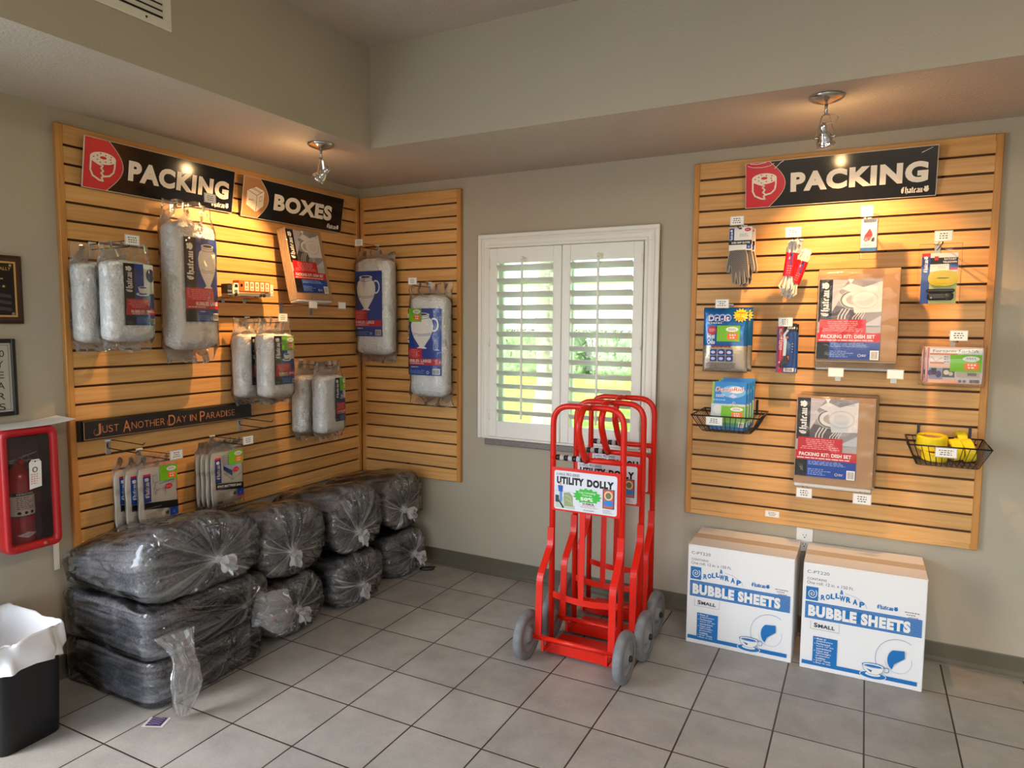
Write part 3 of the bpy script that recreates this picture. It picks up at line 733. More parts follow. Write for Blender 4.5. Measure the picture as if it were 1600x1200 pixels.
def large_label(p, x, y, w, h, strip, green=False, handle=True, cut=''):
    bx = x+w*strip; bw = w-w*strip
    p.rect(x, y, w, h, BLACK); p.rect(bx, y, bw, h, BLUE)
    if strip > 0.15: p.blackletter(x+w*strip*0.15, y+h*0.50, w*strip*0.70, h*0.44, WHITE, rot=1)
    elif strip > 0.05: p.blackletter(x-w*0.02, y+h*0.48, w*strip*1.0, h*0.46, WHITE, rot=1)
    urn(p, bx+bw*(0.44 if handle else 0.5), y+h*0.40, bw*(0.72 if handle else 0.86), h*0.54, WHITE, NAVY, handle)
    p.rect(x, y+h*0.245, w*(0.50 if handle else 0.82), h*0.16, RED); p.dashes(x+w*0.03, y+h*0.262, w*(0.42 if handle else 0.74), h*0.13, 6, ink(238,150,150), 8, 0.4, True)
    p.rect(x, y+h*0.155, w*0.98, h*0.095, RED); p.text('BUBBLES: LARGE', x+w*(0.05 if handle else 0.28), y+h*0.195, w*(0.70 if handle else 0.70), h*0.045, WHITE, 0.03); p.dashes(x+w*0.06, y+h*0.168, w*0.7, h*0.018, 1, WHITE, 3, 0.6)
    p.dashes(bx+bw*0.05, y+h*0.02, bw*0.55, h*0.06, 3, ink(120,160,220), 6, 0.35); p.dashes(bx+bw*0.1, y+h*0.115, bw*0.3, h*0.018, 1, WHITE, 9, 0.6)
    p.arc(bx+bw*0.62, y+h*0.045, w*0.03, w*0.03, w*0.012, WHITE)
    p.rect(x+w*0.78, y+h*0.018, w*0.19, h*0.085, WHITE); p.bars(x+w*0.79, y+h*0.024, w*0.17, h*0.07, BLACK)
    if green: sticker(p, bx, y+h*0.80, w*0.40, h*0.20)

def bubble_pack(label, loc, rotz, a, bb, zt, zb, hw, zbag, lab, group, cx=0.0, cat='packing material', tilt=0.0, seed=0, name='bubble_wrap_pack'):
    """A roll of bubble wrap in a clear header bag, hung from the hole at its own origin (0,0,0)."""
    t = thing(name, label, cat, loc, rotz, group)
    PW = 3.6
    ns = 26; N_ = 56; rs = []
    def wob(x, z): return 0.010*nz(x*9+seed, z*7, 1.3+seed)
    for i in range(ns+1):
        f = i/ns; z = zt+(zb-zt)*f; e = min(f, 1-f)/0.07; k = 1.0 if e >= 1 else (0.62+0.38*math.sqrt(1-(1-e)**2))
        rs.append([(cx+tilt*(z-zt)+x*k+0.5*wob(x+3,z), y*k+0.5*wob(x,z+5), z) for x, y in sup(a, bb, N_, PW)])
    b = MB(); b.rings(rs[::-1], BUBBLE, True, True, True); b.build('bubble_roll', t)
    x0, w, z0, h, fn = lab
    def bend(x, y):
        q = min(0.995, abs(x)/(a*1.06)); return (bb+0.0065)*((1-q**PW)**(1/PW))
    b = MB(); p = Pr(b, (cx+tilt*(z0+h/2-zt), 0, 0), (1,0,0), (tilt,0,1), bend=bend); fn(p, x0, z0, w, h); b.build('printed_label', t)
    # clear bag: flat header with the roll pushed down inside and a flat heat-sealed foot
    secs = [(0.022, hw*0.96, 0.0012), (0.0, hw, 0.002), (zt*0.45, hw*1.0, 0.006), (zt+0.0, a*1.10, bb*0.55), (zt-0.035, a*1.10, bb+0.010)]
    for q in range(1, 9): secs.append((zt-0.035+(zb+0.05-zt)*q/8, a*(1.10+0.03*math.sin(q*2.1+seed)), bb+0.010))
    secs += [(zb-0.004, a*1.08, bb*0.6), (zbag+0.012, hw*0.98, 0.004), (zbag, hw*0.94, 0.0012)]
    rs = []; M2 = 72
    for i, (z, ax, by) in enumerate(secs):
        ring = []
        for j, (x, y) in enumerate(sup(ax, max(by, 0.001), M2, 2.6 if by > 0.02 else 2.0)):
            wv = 0.009*nz(x*22+seed*3, z*16, seed+y*8)+0.005*nz(x*60, z*30+seed, 2.0)
            ring.append((cx+tilt*(z-zt)+x+wv*0.8, y+wv*(0.5 if by > 0.02 else 1.6)-(0.003 if y < 0 else -0.003), z+(0.026*nz(x*13+seed, 3.1, z*2) if i in (0, len(secs)-1) else 0.010*nz(x*15+seed, 1.7, z*6) if i in (1, 2, len(secs)-2) else 0)))
        rs.append(ring)
    b = MB(); s0 = b.rings(rs[::-1], POLY, False, False, True)
    n = len(rs)
    for i in range(n):
        for j in range(M2):
            z = rs[::-1][i][j][2]; b.g[s0+i*M2+j] = 0.05*max(0, nz(rs[::-1][i][j][0]*40, z*25, seed+5))+(0.06 if (z < zb-0.004 or z > zt) else 0.0)
    b.build('poly_bag', t)
    return t

LR = PI/2; XF = 0.0215     # the wide panel's face
HK = 'display hooks on the slatted panels'
def small_fn(green): return lambda p, x, y, w, h: small_label(p, x, y, w, h, green)
def small_pack(label, x, y, z, green, seed, lx=-0.045, group=None, lw=0.140):
    return bubble_pack(label, (x, y, z), LR, 0.098, 0.052, -0.055, -0.385, 0.105, -0.425, (lx, lw, -0.318, 0.250, small_fn(green)), group, seed=seed)
hook('wire hook holding the small bubble wrap packs near the end of the wide panel', (XF, -1.750, 1.833), LR, 0.262, seed=2, group=None)
small_pack('small bubble wrap pack hung in front of another below the packing sign', 0.235, -1.745, 1.807, False, 1)
small_pack('small bubble wrap pack hung closest to the wide panel with tape-coloured sticker', 0.094, -1.775, 1.800, True, 2, lx=-0.04)
hook('wire hook holding the tall bubble wrap pack, its card over the packing sign', (XF, -1.367, 2.062), LR, 0.255, seed=3, group=None)
bubble_pack('tall large bubble wrap pack with vase label below the packing sign', (0.130, -1.367, 2.036), LR, 0.122, 0.060, -0.075, -0.66, 0.128, -0.715,
    (-0.070, 0.185, -0.530, 0.385, lambda p, x, y, w, h: large_label(p, x, y, w, h, 0.32, False, False)), None, seed=4)
hook('wire hook holding small bubble wrap packs under the toy truck', (XF, -0.945, 1.531), LR, 0.25, seed=4, group=None)
small_pack('small bubble wrap pack with green sticker under the leaning dish kit', 0.222, -0.945, 1.505, True, 5, lx=-0.055)
small_pack('small bubble wrap pack behind the one with green sticker under the dish kit', 0.091, -0.985, 1.500, False, 6)
hook('wire hook holding the lowest bubble wrap packs beside the corner', (XF, -0.565, 1.290), LR, 0.25, False, group=None)
small_pack('low small bubble wrap pack with green sticker hung beside the corner', 0.228, -0.560, 1.264, True, 7, lx=-0.005, lw=0.100)
small_pack('low small bubble wrap pack without sticker, behind another beside the corner', 0.097, -0.585, 1.262, False, 8, lx=-0.005, lw=0.100)
# corner panel
hook('wire hook holding the higher bubble wrap pack on the corner panel', (0.160, -XF, 1.997), 0, 0.165, seed=6, group=None)
bubble_pack('large bubble wrap pack with jug label hung higher on the corner panel', (0.205, -0.095, 1.935), 0, 0.135, 0.055, -0.03, -0.625, 0.150, -0.675,
    (-0.135, 0.226, -0.510, 0.402, lambda p, x, y, w, h: large_label(p, x, y, w, h, 0.03)), None, seed=9)
hook('wire hook holding the lower bubble wrap pack on the corner panel', (0.560, -XF, 1.754), 0, 0.165, seed=7, group=None)
bubble_pack('large bubble wrap pack with green sticker hung lower on the corner panel', (0.615, -0.095, 1.733), 0, 0.130, 0.055, -0.06, -0.665, 0.158, -0.720,
    (-0.150, 0.262, -0.535, 0.398, lambda p, x, y, w, h: large_label(p, x, y, w, h, 0.09, True)), None, seed=10)

# ------------------------------------------------------------------ mattress bags: flat white packs with a clear header
def mattress_pack(label, loc, title, seed, front=True, group=None):
    t = thing('mattress_bag_pack', label, 'mattress bag', loc, LR, group)
    W, H, D = 0.184, 0.262, 0.013
    b = MB(); rs = []
    for i in range(9):
        f = i/8; z = -0.045-H*f; k = 1.0 if 0 < i < 8 else 0.93
        rs.append([(x*k+0.003*nz(z*20,seed,x*20), y*(0.35 if i in (0, 8) else 1)+0.0025*nz(x*25+seed,z*18,0), z) for x, y in sup(W/2, D/2, 40, 6)])
    b.rings(rs[::-1], WHITE, True, True, True)
    q = Pr(b, (-W/2, -D/2-0.003, -0.045-H)); p = q
    p.rect(W*0.10, H*0.42, W*0.19, H*0.46, BLUE); p.rect(W*0.10, H*0.87, W*0.19, H*0.035, RED); p.blackletter(W*0.125, H*0.50, W*0.14, H*0.35, WHITE, rot=1)
    L_ = ink(70,70,80)
    if title[0] == 'Q':
        p.line([(W*.36,H*.62),(W*.40,H*.72),(W*.66,H*.78),(W*.92,H*.76)], .0012, L_); p.line([(W*.40,H*.72),(W*.42,H*.60),(W*.68,H*.62),(W*.92,H*.70)], .0012, L_); p.line([(W*.38,H*.66),(W*.36,H*.54)], .0015, L_)
        p.line([(W*.66,H*.62),(W*.68,H*.50)], .0015, L_); p.line([(W*.42,H*.60),(W*.40,H*.52)], .0015, L_); p.line([(W*.35,H*.86),(W*.46,H*.86),(W*.46,H*.74),(W*.35,H*.74)], .0012, L_, True); p.line([(W*.5,H*.70),(W*.9,H*.73)], .0025, ink(60,110,200))
    else:
        p.poly([(W*.36,H*.66),(W*.64,H*.52),(W*.64,H*.62),(W*.36,H*.74)], BLUE); p.poly([(W*.36,H*.74),(W*.64,H*.64),(W*.95,H*.72),(W*.64,H*.79)], ink(206,220,240)); p.line([(W*.36,H*.60),(W*.64,H*.44),(W*.95,H*.54)], .0014, L_); p.line([(W*.64,H*.44),(W*.64,H*.62)], .0012, L_)
        for g in range(5): p.line([(W*(.34+.05*g),H*.75),(W*(.34+.05*g),H*.93)], .0008, L_); p.line([(W*.33,H*(.76+.042*g)),(W*.56,H*(.76+.042*g))], .0008, L_)
    p.ell(W*0.76, H*0.63, W*0.10, H*0.048, RED); p.dashes(W*0.69, H*0.61, W*0.14, H*0.04, 2, ink(240,170,170), 2, 0.4, True)
    p.poly([(W*.10,H*.31),(W*1.0,H*.22),(W*1.0,H*.355),(W*.10,H*.42)], BLACK); p.text(title, W*0.14, H*0.345, W*0.78, H*0.045, WHITE, 0.02, 0.25, tilt=-H*0.055); p.dashes(W*.13,H*.305,W*.6,H*.02,1,GREY,3,.5)
    p.rect(W*0.78, H*0.10, W*0.22, H*0.135, BLUE); p.arc(W*0.88,H*0.16,W*.025,W*.025,.001,WHITE); p.ell(W*0.58,H*0.17,W*0.05,H*0.035,LGREY); p.ell(W*0.70,H*0.17,W*0.045,H*0.035,DGREY)
    p.dashes(W*0.13, H*0.10, W*0.34, H*0.13, 5, GREY, seed, 0.28); p.bars(W*0.13, H*0.03, W*0.17, H*0.045, BLACK)
    if title[0] == 'K': p.rect(W*0.78,H*0.08,W*0.22,H*0.03,RED)
    if front: sticker(p, W*0.52, H*0.74, W*0.48, H*0.26)
    b.build('folded_bag', t)
    b = MB(); rs = []
    for z, a, d in ((0.016,W*0.50,0.001),(0.0,W*0.52,0.0016),(-0.04,W*0.54,0.008),(-0.10,W*0.54,D/2+0.0045),(-0.2,W*0.535,D/2+0.0045),(-0.045-H,W*0.54,D/2+0.0035),(-0.065-H,W*0.53,0.001)):
        rs.append([(x+0.003*nz(x*30+seed,z*30,1), y+0.002*nz(x*40,z*30+seed,4), z+0.004*nz(x*30,seed,z)) for x, y in sup(a, d, 48, 3)])
    b.rings(rs[::-1], POLY, False, False, True); b.build('poly_bag', t)
    return t
hook('wire hook holding the queen size mattress bags', (XF, -1.577, 0.923), LR, 0.25, seed=8, group=None)
mattress_pack('queen size mattress bag pack with green sticker, frontmost on its hook', (0.132, -1.566, 0.897), 'QUEEN MATTRESS BAG', 1)
mattress_pack('queen size mattress bag pack second on its hook, set off sideways', (0.098, -1.602, 0.892), 'QUEEN MATTRESS BAG', 2, False)
mattress_pack('queen size mattress bag pack third on its hook, next to the slats', (0.062, -1.630, 0.894), 'QUEEN MATTRESS BAG', 3, False)
hook('wire hook holding the king size mattress bags', (XF, -1.185, 0.930), LR, 0.25, seed=9, group=None)
mattress_pack('king size mattress bag pack with green sticker, frontmost on its hook', (0.131, -1.190, 0.906), 'KING MATTRESS BAG', 4)
mattress_pack('king size mattress bag pack second on its hook', (0.107, -1.200, 0.898), 'KING MATTRESS BAG', 5, False)
mattress_pack('king size mattress bag pack third on its hook', (0.083, -1.208, 0.901), 'KING MATTRESS BAG', 6, False)
mattress_pack('king size mattress bag pack last on its hook, next to the slats', (0.058, -1.216, 0.897), 'KING MATTRESS BAG', 7, False)

# ------------------------------------------------------------------ empty double pegs under the wooden plaque
hook('empty double peg below the start of the long black plaque', (XF, -1.717, 0.985), LR, 0.22, False, two=True, group=None)
hook('empty double peg below the end of the long black plaque', (XF, -1.010, 0.998), LR, 0.22, False, two=True, group=None)

# ------------------------------------------------------------------ category signs
SIGNK = mat('sign_black_gloss', (16, 14, 16), 0.13, spec=0.4); SIGNW = ink(238, 228, 212, 0.2); SIGNR = mat('sign_red_gloss', (206, 32, 52), 0.18, spec=0.6); SIGNT = mat('sign_tan_gloss', (178, 128, 82), 0.18, spec=0.6); ACRY = mat('acrylic_edge', (206, 196, 180), 0.1, spec=0.7)
def tape_roll(p, cx, cy, s, m, bgm):
    p.line([(cx-.5*s,cy+.28*s),(cx-.5*s,cy-.25*s),(cx-.40*s,cy-.46*s),(cx-.12*s,cy-.60*s),(cx+.04*s,cy-.62*s),(cx-.02*s,cy-.50*s),(cx+.05*s,cy-.42*s),(cx-.05*s,cy-.32*s),(cx+.03*s,cy-.22*s),(cx-.06*s,cy-.12*s),(cx+0.0*s,cy-.02*s),(cx-.2*s,cy+.04*s),(cx-.46*s,cy+.16*s)], .07*s, m)
    p.line([(cx+.04*s,cy-.44*s),(cx+.30*s,cy-.38*s),(cx+.46*s,cy-.22*s),(cx+.50*s,cy+.0*s),(cx+.5*s,cy+.28*s)], .07*s, m)
    p.ell(cx, cy+.28*s, .54*s, .24*s, m); p.ell(cx, cy+.30*s, .14*s, .06*s, bgm)
    for k in range(10):
        a = 2*PI*k/10; q = .40 if k % 2 else .30
        p.ell(cx+q*s*math.cos(a), cy+.28*s+q*.45*s*math.sin(a), .035*s, .026*s, bgm, 8)
def box_icon(p, cx, cy, s, m, l):
    A, B, C, D = (cx-.5*s,cy+.32*s),(cx-.0*s,cy+.55*s),(cx+.5*s,cy+.42*s),(cx+.08*s,cy+.14*s); E, F, G = (cx-.5*s,cy-.35*s),(cx+.08*s,cy-.62*s),(cx+.5*s,cy-.30*s)
    p.poly([A,E,F,D], m); p.poly([D,F,G,C], m); p.poly([A,D,C,B], m); p.line([A,D,F], .025*s, l); p.line([D,C], .025*s, l); p.line([A,B,C], .02*s, l)
    p.line([(cx-.25*s,cy+.43*s),(cx+.3*s,cy+.28*s)], .02*s, l); p.line([(cx-.18*s,cy+.47*s),(cx+.36*s,cy+.32*s)], .02*s, l); p.dashes(cx-.38*s,cy-.14*s,.28*s,.08*s,1,l,2,.6); p.line([(cx+.25*s,cy+.1*s),(cx+.38*s,cy+.16*s),(cx+.38*s,cy-.06*s),(cx+.25*s,cy-.12*s)], .02*s, l, True)
def sign(label, loc, rotz, word, left, icon, W=0.748, H=0.203, creased=False):
    t = thing('category_sign', label, 'sign', loc, rotz, None)
    b = MB(); b.box((-0.003,-0.006,-0.003),(W+0.003,-0.0002,H+0.003), ACRY, 0.001)
    p = Pr(b, (0,-0.006,0)); p.rect(0,0,W,H,SIGNK); r = W*0.225
    n = 24; xe = lambda k: r*0.60+r*0.40*math.sin(PI*k/n)
    p.poly([(0,0)]+[(xe(k),H*k/n) for k in range(n+1)]+[(0,H)], left); p.line([(xe(k),H*k/n) for k in range(n+1)], 0.0018, SIGNW)
    icon(p, r*0.47, H*0.49, H*0.44)
    if word == 'PACKING': p.text(word, W*0.255, H*0.285, W*0.705, H*0.43, SIGNW, 0.055)
    else: p.text(word, W*0.275, H*0.285, W*0.60, H*0.43, SIGNW, 0.055)
    p.blackletter(W*0.835, H*0.055, W*0.135, H*0.16, SIGNW)
    if creased:
        CR = ink(226, 214, 210, 0.2)
        p.line([(0.008,H*.94),(0.03,H*.90),(0.07,H*.885),(0.105,H*.905),(0.125,H*.955)], .0022, CR); p.line([(0.02,H*.985),(0.05,H*.965),(0.09,H*.99)], .003, CR); p.line([(0.128,H*.84),(0.155,H*.965),(0.165,H*.985)], .003, CR); p.line([(W-.06,H*.88),(W-.02,H*.97)], .002, CR)
    # the sheet is caught at its foot and leans out from the slats at the top
    b.xf(Matrix.Rotation(0.165, 4, 'X')); b.build('sign_face', t)
    for x in (0.06, W-0.06):
        b = MB(); b.box((x-0.010,-0.022,H-0.016),(x+0.010,0.010,H-0.012), ACRY); b.build('hanger_clip', t)
    return t
sign('black and red packing sign on the wide panel', (XF+0.012, -1.787, 2.064), LR, 'PACKING', SIGNR, lambda p, x, y, s: tape_roll(p, x, y, s*1.15, SIGNW, SIGNR))
sign('black and tan boxes sign on the wide panel', (XF+0.012, -0.977, 2.060), LR, 'BOXES', SIGNT, lambda p, x, y, s: box_icon(p, x, y, s*1.25, ink(240,226,204,.2), ink(110,84,60)))
sign('creased black and red packing sign on the panel above the cartons', (2.402, -XF-0.012, 2.068), 0, 'PACKING', SIGNR, lambda p, x, y, s: tape_roll(p, x, y, s*1.15, SIGNW, SIGNR), 0.776, 0.203, True)

# ------------------------------------------------------------------ long black wooden plaque with copper lettering
PLK = mat('plaque_black', (22, 20, 20), 0.45, noise_amt=0.1, noise_scale=20); COP = mat('copper_lettering', (176, 116, 78), 0.4); PEDGE = mat('plaque_edge', (192, 150, 110), 0.5)
t = thing('wooden_plaque', 'long black wooden plaque with copper lettering on pegs', 'sign', (0.046, -1.852, 0.998), LR)
b = MB(); Wp, Hp = 0.895, 0.088
b.rings([[(0,0,0),(0,0.020,0),(Wp,0.020,0),(Wp,0,0)],[(0.0,0,Hp),(0.0,0.020,Hp),(Wp,0.020,Hp),(Wp,0,Hp)]], PLK, True, True, False)
b.rings([[(0.012,-0.012,0.006),(0.012,0,0.0),(Wp-0.004,0,0.0),(Wp-0.004,-0.012,0.006)],[(0.012,-0.012,Hp-0.006),(0.012,0,Hp),(Wp-0.004,0,Hp),(Wp-0.004,-0.012,Hp-0.006)]], PLK, True, True, False)
p = Pr(b, (0,-0.012,0)); p.line([(0.014,0.008),(0.014,Hp-0.008)], 0.0022, PEDGE); p.line([(0.014,0.008),(Wp-0.006,0.007)], 0.0014, PEDGE)
x = 0.062; cap, low = 0.046, 0.031
for word in ('JUST', 'ANOTHER', 'DAY', 'IN', 'PARADISE'):
    for i, ch in enumerate(word):
        wdt = {'I': 0.007, 'J': 0.018, 'N': 0.025, 'D': 0.026, 'O': 0.027, 'A': 0.026, 'R': 0.023, 'T': 0.022, 'H': 0.024, 'E': 0.019, 'S': 0.019, 'Y': 0.024, 'P': 0.022, 'U': 0.023}[ch]
        big = (i == 0 and word != 'IN'); hh = cap if big else low; ww = wdt*(1.35 if big else 1.0)
        p.text(ch, x, 0.028-(0.008 if big else 0), ww, hh+(0.004 if big else 0), COP, -0.004 if not big else 0.002)
        if big and ch in 'JD': p.arc(x+0.001, 0.034, 0.008, 0.013, 0.0022, COP, PI*0.5, PI*1.7, 14)
        x += ww+0.0046
    x += 0.014
b.build('plaque_board', t)

# ------------------------------------------------------------------ dish packing kits
KRAFT = mat('kraft_cardboard', (176, 138, 98), 0.6, noise_amt=0.06, noise_scale=12); KEDGE = mat('corrugated_edge', (214, 184, 142), 0.75, noise_amt=0.25, noise_scale=220, stretch=(1, 1, 0.15)); FOAM = mat('foam_sheet', (234, 232, 228), 0.6)
def kit_label(p, x, y, w, h):
    p.rect(x, y, w, h, LGREY); p.rect(x, y+h*0.47, w*0.22, h*0.53, BLACK); p.blackletter(x+w*0.035, y+h*0.54, w*0.15, h*0.43, WHITE, rot=1)
    px, pw, py, ph = x+w*0.22, w*0.78, y+h*0.42, h*0.58
    p.rect(px, py, pw, ph, ink(150,144,146)); p.poly([(px,py+ph*.55),(px+pw*.32,py+ph*.98),(px,py+ph)], ink(196,186,188)); p.poly([(px+pw*.30,py+ph),(px+pw*.42,py+ph),(px+pw*.36,py+ph*.90)], ink(240,236,230))
    p.poly([(px,py),(px+pw*.55,py),(px+pw*.62,py+ph*.34),(px+pw*.05,py+ph*.44),(px,py+ph*.42)], ink(86,80,84)); p.poly([(px,py+ph*.30),(px+pw*.20,py+ph*.66),(px+pw*.12,py+ph*.74),(px,py+ph*.56)], ink(204,194,192))
    p.ell(px+pw*.45, py+ph*.56, pw*.30, ph*.21, ink(226,220,212)); p.arc(px+pw*.45, py+ph*.56, pw*.27, ph*.185, pw*.035, ink(120,116,116)); p.ell(px+pw*.45, py+ph*.56, pw*.17, ph*.11, ink(176,170,166))
    p.poly([(px+pw*.18,py+ph*.80),(px+pw*.36,py+ph*.92),(px+pw*.62,py+ph*.82),(px+pw*1.0,py+ph*.95),(px+pw*1.0,py+ph*.30),(px+pw*.46,py+ph*.27),(px+pw*.38,py+ph*.72)], ink(222,216,212)); p.arc(px+pw*.66, py+ph*.56, pw*.26, ph*.18, pw*.02, ink(200,194,190)); p.ell(px+pw*.66, py+ph*.56, pw*.17, ph*.11, ink(212,206,202))
    for k in range(3): p.line([(px+pw*(.12+.07*k),py+ph*.06),(px+pw*(.14+.07*k),py+ph*.22),(px+pw*(.22+.07*k),py+ph*.36)], pw*.025, ink(216,208,202))
    for k in range(4): p.line([(px+pw*(.40+.06*k),py+ph*.02),(px+pw*(.44+.06*k),py+ph*.18),(px+pw*(.52+.05*k),py+ph*.27)], pw*.022, ink(210,202,196))
    p.poly([(px+pw*.62,py),(px+pw*1.0,py),(px+pw*1.0,py+ph*.22)], ink(190,190,198)); p.dashes(px+pw*.62, py+ph*.86, pw*.32, ph*.10, 4, GREY, 4, .3)
    p.rect(x+w*0.03, y+h*0.33, w*0.74, h*0.17, RED); p.dashes(x+w*0.06, y+h*0.345, w*0.68, h*0.14, 6, ink(240,160,160), 3, .38, True)
    p.rect(x, y+h*0.215, w, h*0.115, RED); p.text('PACKING KIT: DISH SET', x+w*0.06, y+h*0.262, w*0.86, h*0.046, WHITE, .03); p.dashes(x+w*.03, y+h*.228, w*.94, h*.018, 1, WHITE, 6, .6)
    p.rect(x, y, w*0.20, h*0.215, BLACK); p.rect(x+w*0.20, y, w*0.80, h*0.215, BLUE); p.dashes(x+w*.22, y+h*.15, w*.74, h*.055, 3, ink(150,180,230), 7, .4); p.dashes(x+w*.22, y+h*.02, w*.38, h*.09, 4, ink(150,180,230), 8, .35)
    p.arc(x+w*.69, y+h*.05, w*.022, w*.022, w*.012, WHITE); p.dashes(x+w*.73, y+h*.035, w*.07, h*.03, 2, WHITE, 2, .5); p.rect(x+w*0.855, y+h*0.0, w*0.135, h*0.115, WHITE); p.bars(x+w*0.87, y+h*0.012, w*0.105, h*0.09, GREY)
def dish_kit(label, loc, rotz, W, H, D, lx, lz, lw, lh, group, lean=0.0, foam=0.012, seed=1):
    """Shrink-wrapped kit standing on its lower edge: local y from 0 (front) to D, z up."""
    t = thing('dish_packing_kit', label, 'packing kit', loc, rotz, group)
    Mx = Matrix.Rotation(lean, 4, 'X')
    b = MB(); z0 = foam
    b.box((-W/2+0.002,0.0015,0.0),(W/2-0.002,D-0.0015,foam), FOAM, 0.004); b.box((-W/2,0,z0),(W/2,0.004,H), KRAFT, 0.0012)
    n = max(1, int((D-0.008)/0.008))
    for k in range(n): b.box((-W/2+0.0015,0.004+k*(D-0.008)/n+0.0006,z0+0.001),(W/2-0.0015,0.004+(k+1)*(D-0.008)/n,H-0.0015), KEDGE)
    b.box((-W/2,D-0.004,z0),(W/2,D,H), KRAFT, 0.0012); b.xf(Mx); b.build('cardboard_pack', t)
    b = MB(); kit_label(Pr(b, (0,0,0)), lx-W/2, lz, lw, lh); b.xf(Mx); b.build('printed_label', t)
    b = MB(); e = 0.0035; rs = []
    N2 = 64
    for i in range(15):
        f = i/14; z = -0.001+(H+0.004)*f; k = 0.0 if i in (0, 14) else 1.0
        rs.append([(x+0.0016*nz(x*60,z*40,seed+y*30)*k, y+D/2+0.0022*nz(x*26+seed,z*26,y*20), z) for x, y in sup(W/2+e*k-0.002*(1-k), D/2+e+0.0012*k, N2, 14)])
    s0 = b.rings(rs, SHRINK, True, True, True); 
    for i in range(15*N2): b.g[s0+i] = max(0.0, nz(b.v[i][0]*70, b.v[i][2]*50, seed))*0.10*(1.0 if i % N2 in range(0, N2) and abs(b.v[i][0]) > W/2-0.01 else 0.3)
    b.xf(Mx); b.build('shrink_wrap', t)
    return t
dish_kit('shrink-wrapped dish kit leaning below the boxes sign', (0.214, -0.630, 1.622), LR, 0.275, 0.412, 0.060, 0.004, 0.050, 0.246, 0.352, None, -0.222, seed=2)
# its two brackets with blank cards
def ledge(label, loc, rotz, length, group=None, blank=True, zt=-0.006, plate=0.060, rise=0.012, tw=0.056, th=0.034):
    t = thing('ledge_bracket', label, 'bracket', loc, rotz, group)
    b = MB(); b.box((-0.013,-0.0022,-plate),(0.013,-0.0002,0.006), ZINC, 0.0008); b.box((-0.015,-0.006,-0.004),(0.015,-0.0002,0.004), ZINC, 0.001); b.build('bracket', t)
    for s in (-1, 1):
        b = MB(); b.tube(fillet([(s*0.009,-0.001,-0.012),(s*0.009,-0.03,-0.006),(s*0.009,-length,-0.006),(s*0.009,-length-0.002,rise)],0.008,4), 0.002, STEEL, 8); b.build('prong', t)
    price_tag(t, -length-0.006, zt, seed=7, blank=blank, w=tw, h=th)
    return t
ledge('ledge bracket with blank card under the start of the leaning dish kit', (XF, -0.705, 1.610), LR, 0.236)
ledge('ledge bracket with blank card under the end of the leaning dish kit', (XF, -0.475, 1.612), LR, 0.236)

# ------------------------------------------------------------------ toy moving truck on two brackets
TO = mat('toy_orange', (222, 104, 40), 0.4); TW = mat('toy_white', (232, 222, 202), 0.4); TG = mat('toy_steel', (150, 150, 144), 0.25, metal=0.6); TK = mat('toy_black', (30, 28, 30), 0.4)
t = thing('toy_truck', 'toy orange and white moving truck on two brackets below the packing sign', 'toy truck', (0.105, -1.140, 1.636), LR)
b = MB(); b.box((0.060,-0.024,0.026),(0.262,0.024,0.082), TO, 0.002); p = Pr(b, (0.060,-0.024,0.026))
for k in range(5): p.rect(0.036+0.033*k, 0.006, 0.023, 0.044, TW); p.rect(0.042+0.033*k, 0.026, 0.010, 0.016, TO); p.rect(0.041+0.033*k, 0.010, 0.012, 0.010, ink(210,150,110))
p.ell(0.014, 0.030, 0.008, 0.008, BLACK); b.build('cargo_body', t)
b = MB(); b.rings([[(0.020,-0.023,0.012),(0.020,0.023,0.012),(0.058,0.023,0.012),(0.058,-0.023,0.012)],[(0.020,-0.023,0.042),(0.020,0.023,0.042),(0.058,0.023,0.042),(0.058,-0.023,0.042)],[(0.032,-0.021,0.066),(0.032,0.021,0.066),(0.058,0.021,0.066),(0.058,-0.021,0.066)]], TW, True, True, False)
p = Pr(b, (0.020,-0.0232,0.012)); p.poly([(0.012,0.032),(0.032,0.032),(0.032,0.048),(0.016,0.048)], TK); p.rect(0.010,0.006,0.02,0.014,TG); b.build('cab', t)
b = MB(); b.box((-0.012,-0.023,0.012),(0.019,0.023,0.060), TK, 0.002); p = Pr(b, (-0.012,-0.023,0.012)); p.rect(0.004,0.026,0.024,0.016,DGREY); p.rect(0.003,0.008,0.025,0.010,TG); b.build('bonnet', t)
b = MB(); b.box((0.264,-0.023,0.006),(0.286,0.023,0.068), TW, 0.003); p = Pr(b, (0.264,-0.023,0.006)); p.ell(0.011,0.03,0.0035,0.0035,BLACK,10); p.arc(0.011,0.012,0.005,0.006,0.0015,BLACK); b.build('tail_end', t)
b = MB(); b.rings([[(-0.010,-0.022,0.004),(-0.010,0.022,0.004),(0.262,0.022,0.004),(0.262,-0.022,0.004)],[(-0.010,-0.022,0.012),(-0.010,0.022,0.012),(0.268,0.022,0.024),(0.268,-0.022,0.024)]], TG, True, True, False); b.build('chassis', t)
for x in (0.042, 0.200, 0.222):
    for s in (-1, 1):
        b = MB(); b.lathe([(0.003,s*0.0245),(0.009,s*0.0245),(0.010,s*0.022),(0.010,s*0.016)], TK, 16, (x,0,0.010), 'y'); b.build('wheel', t)
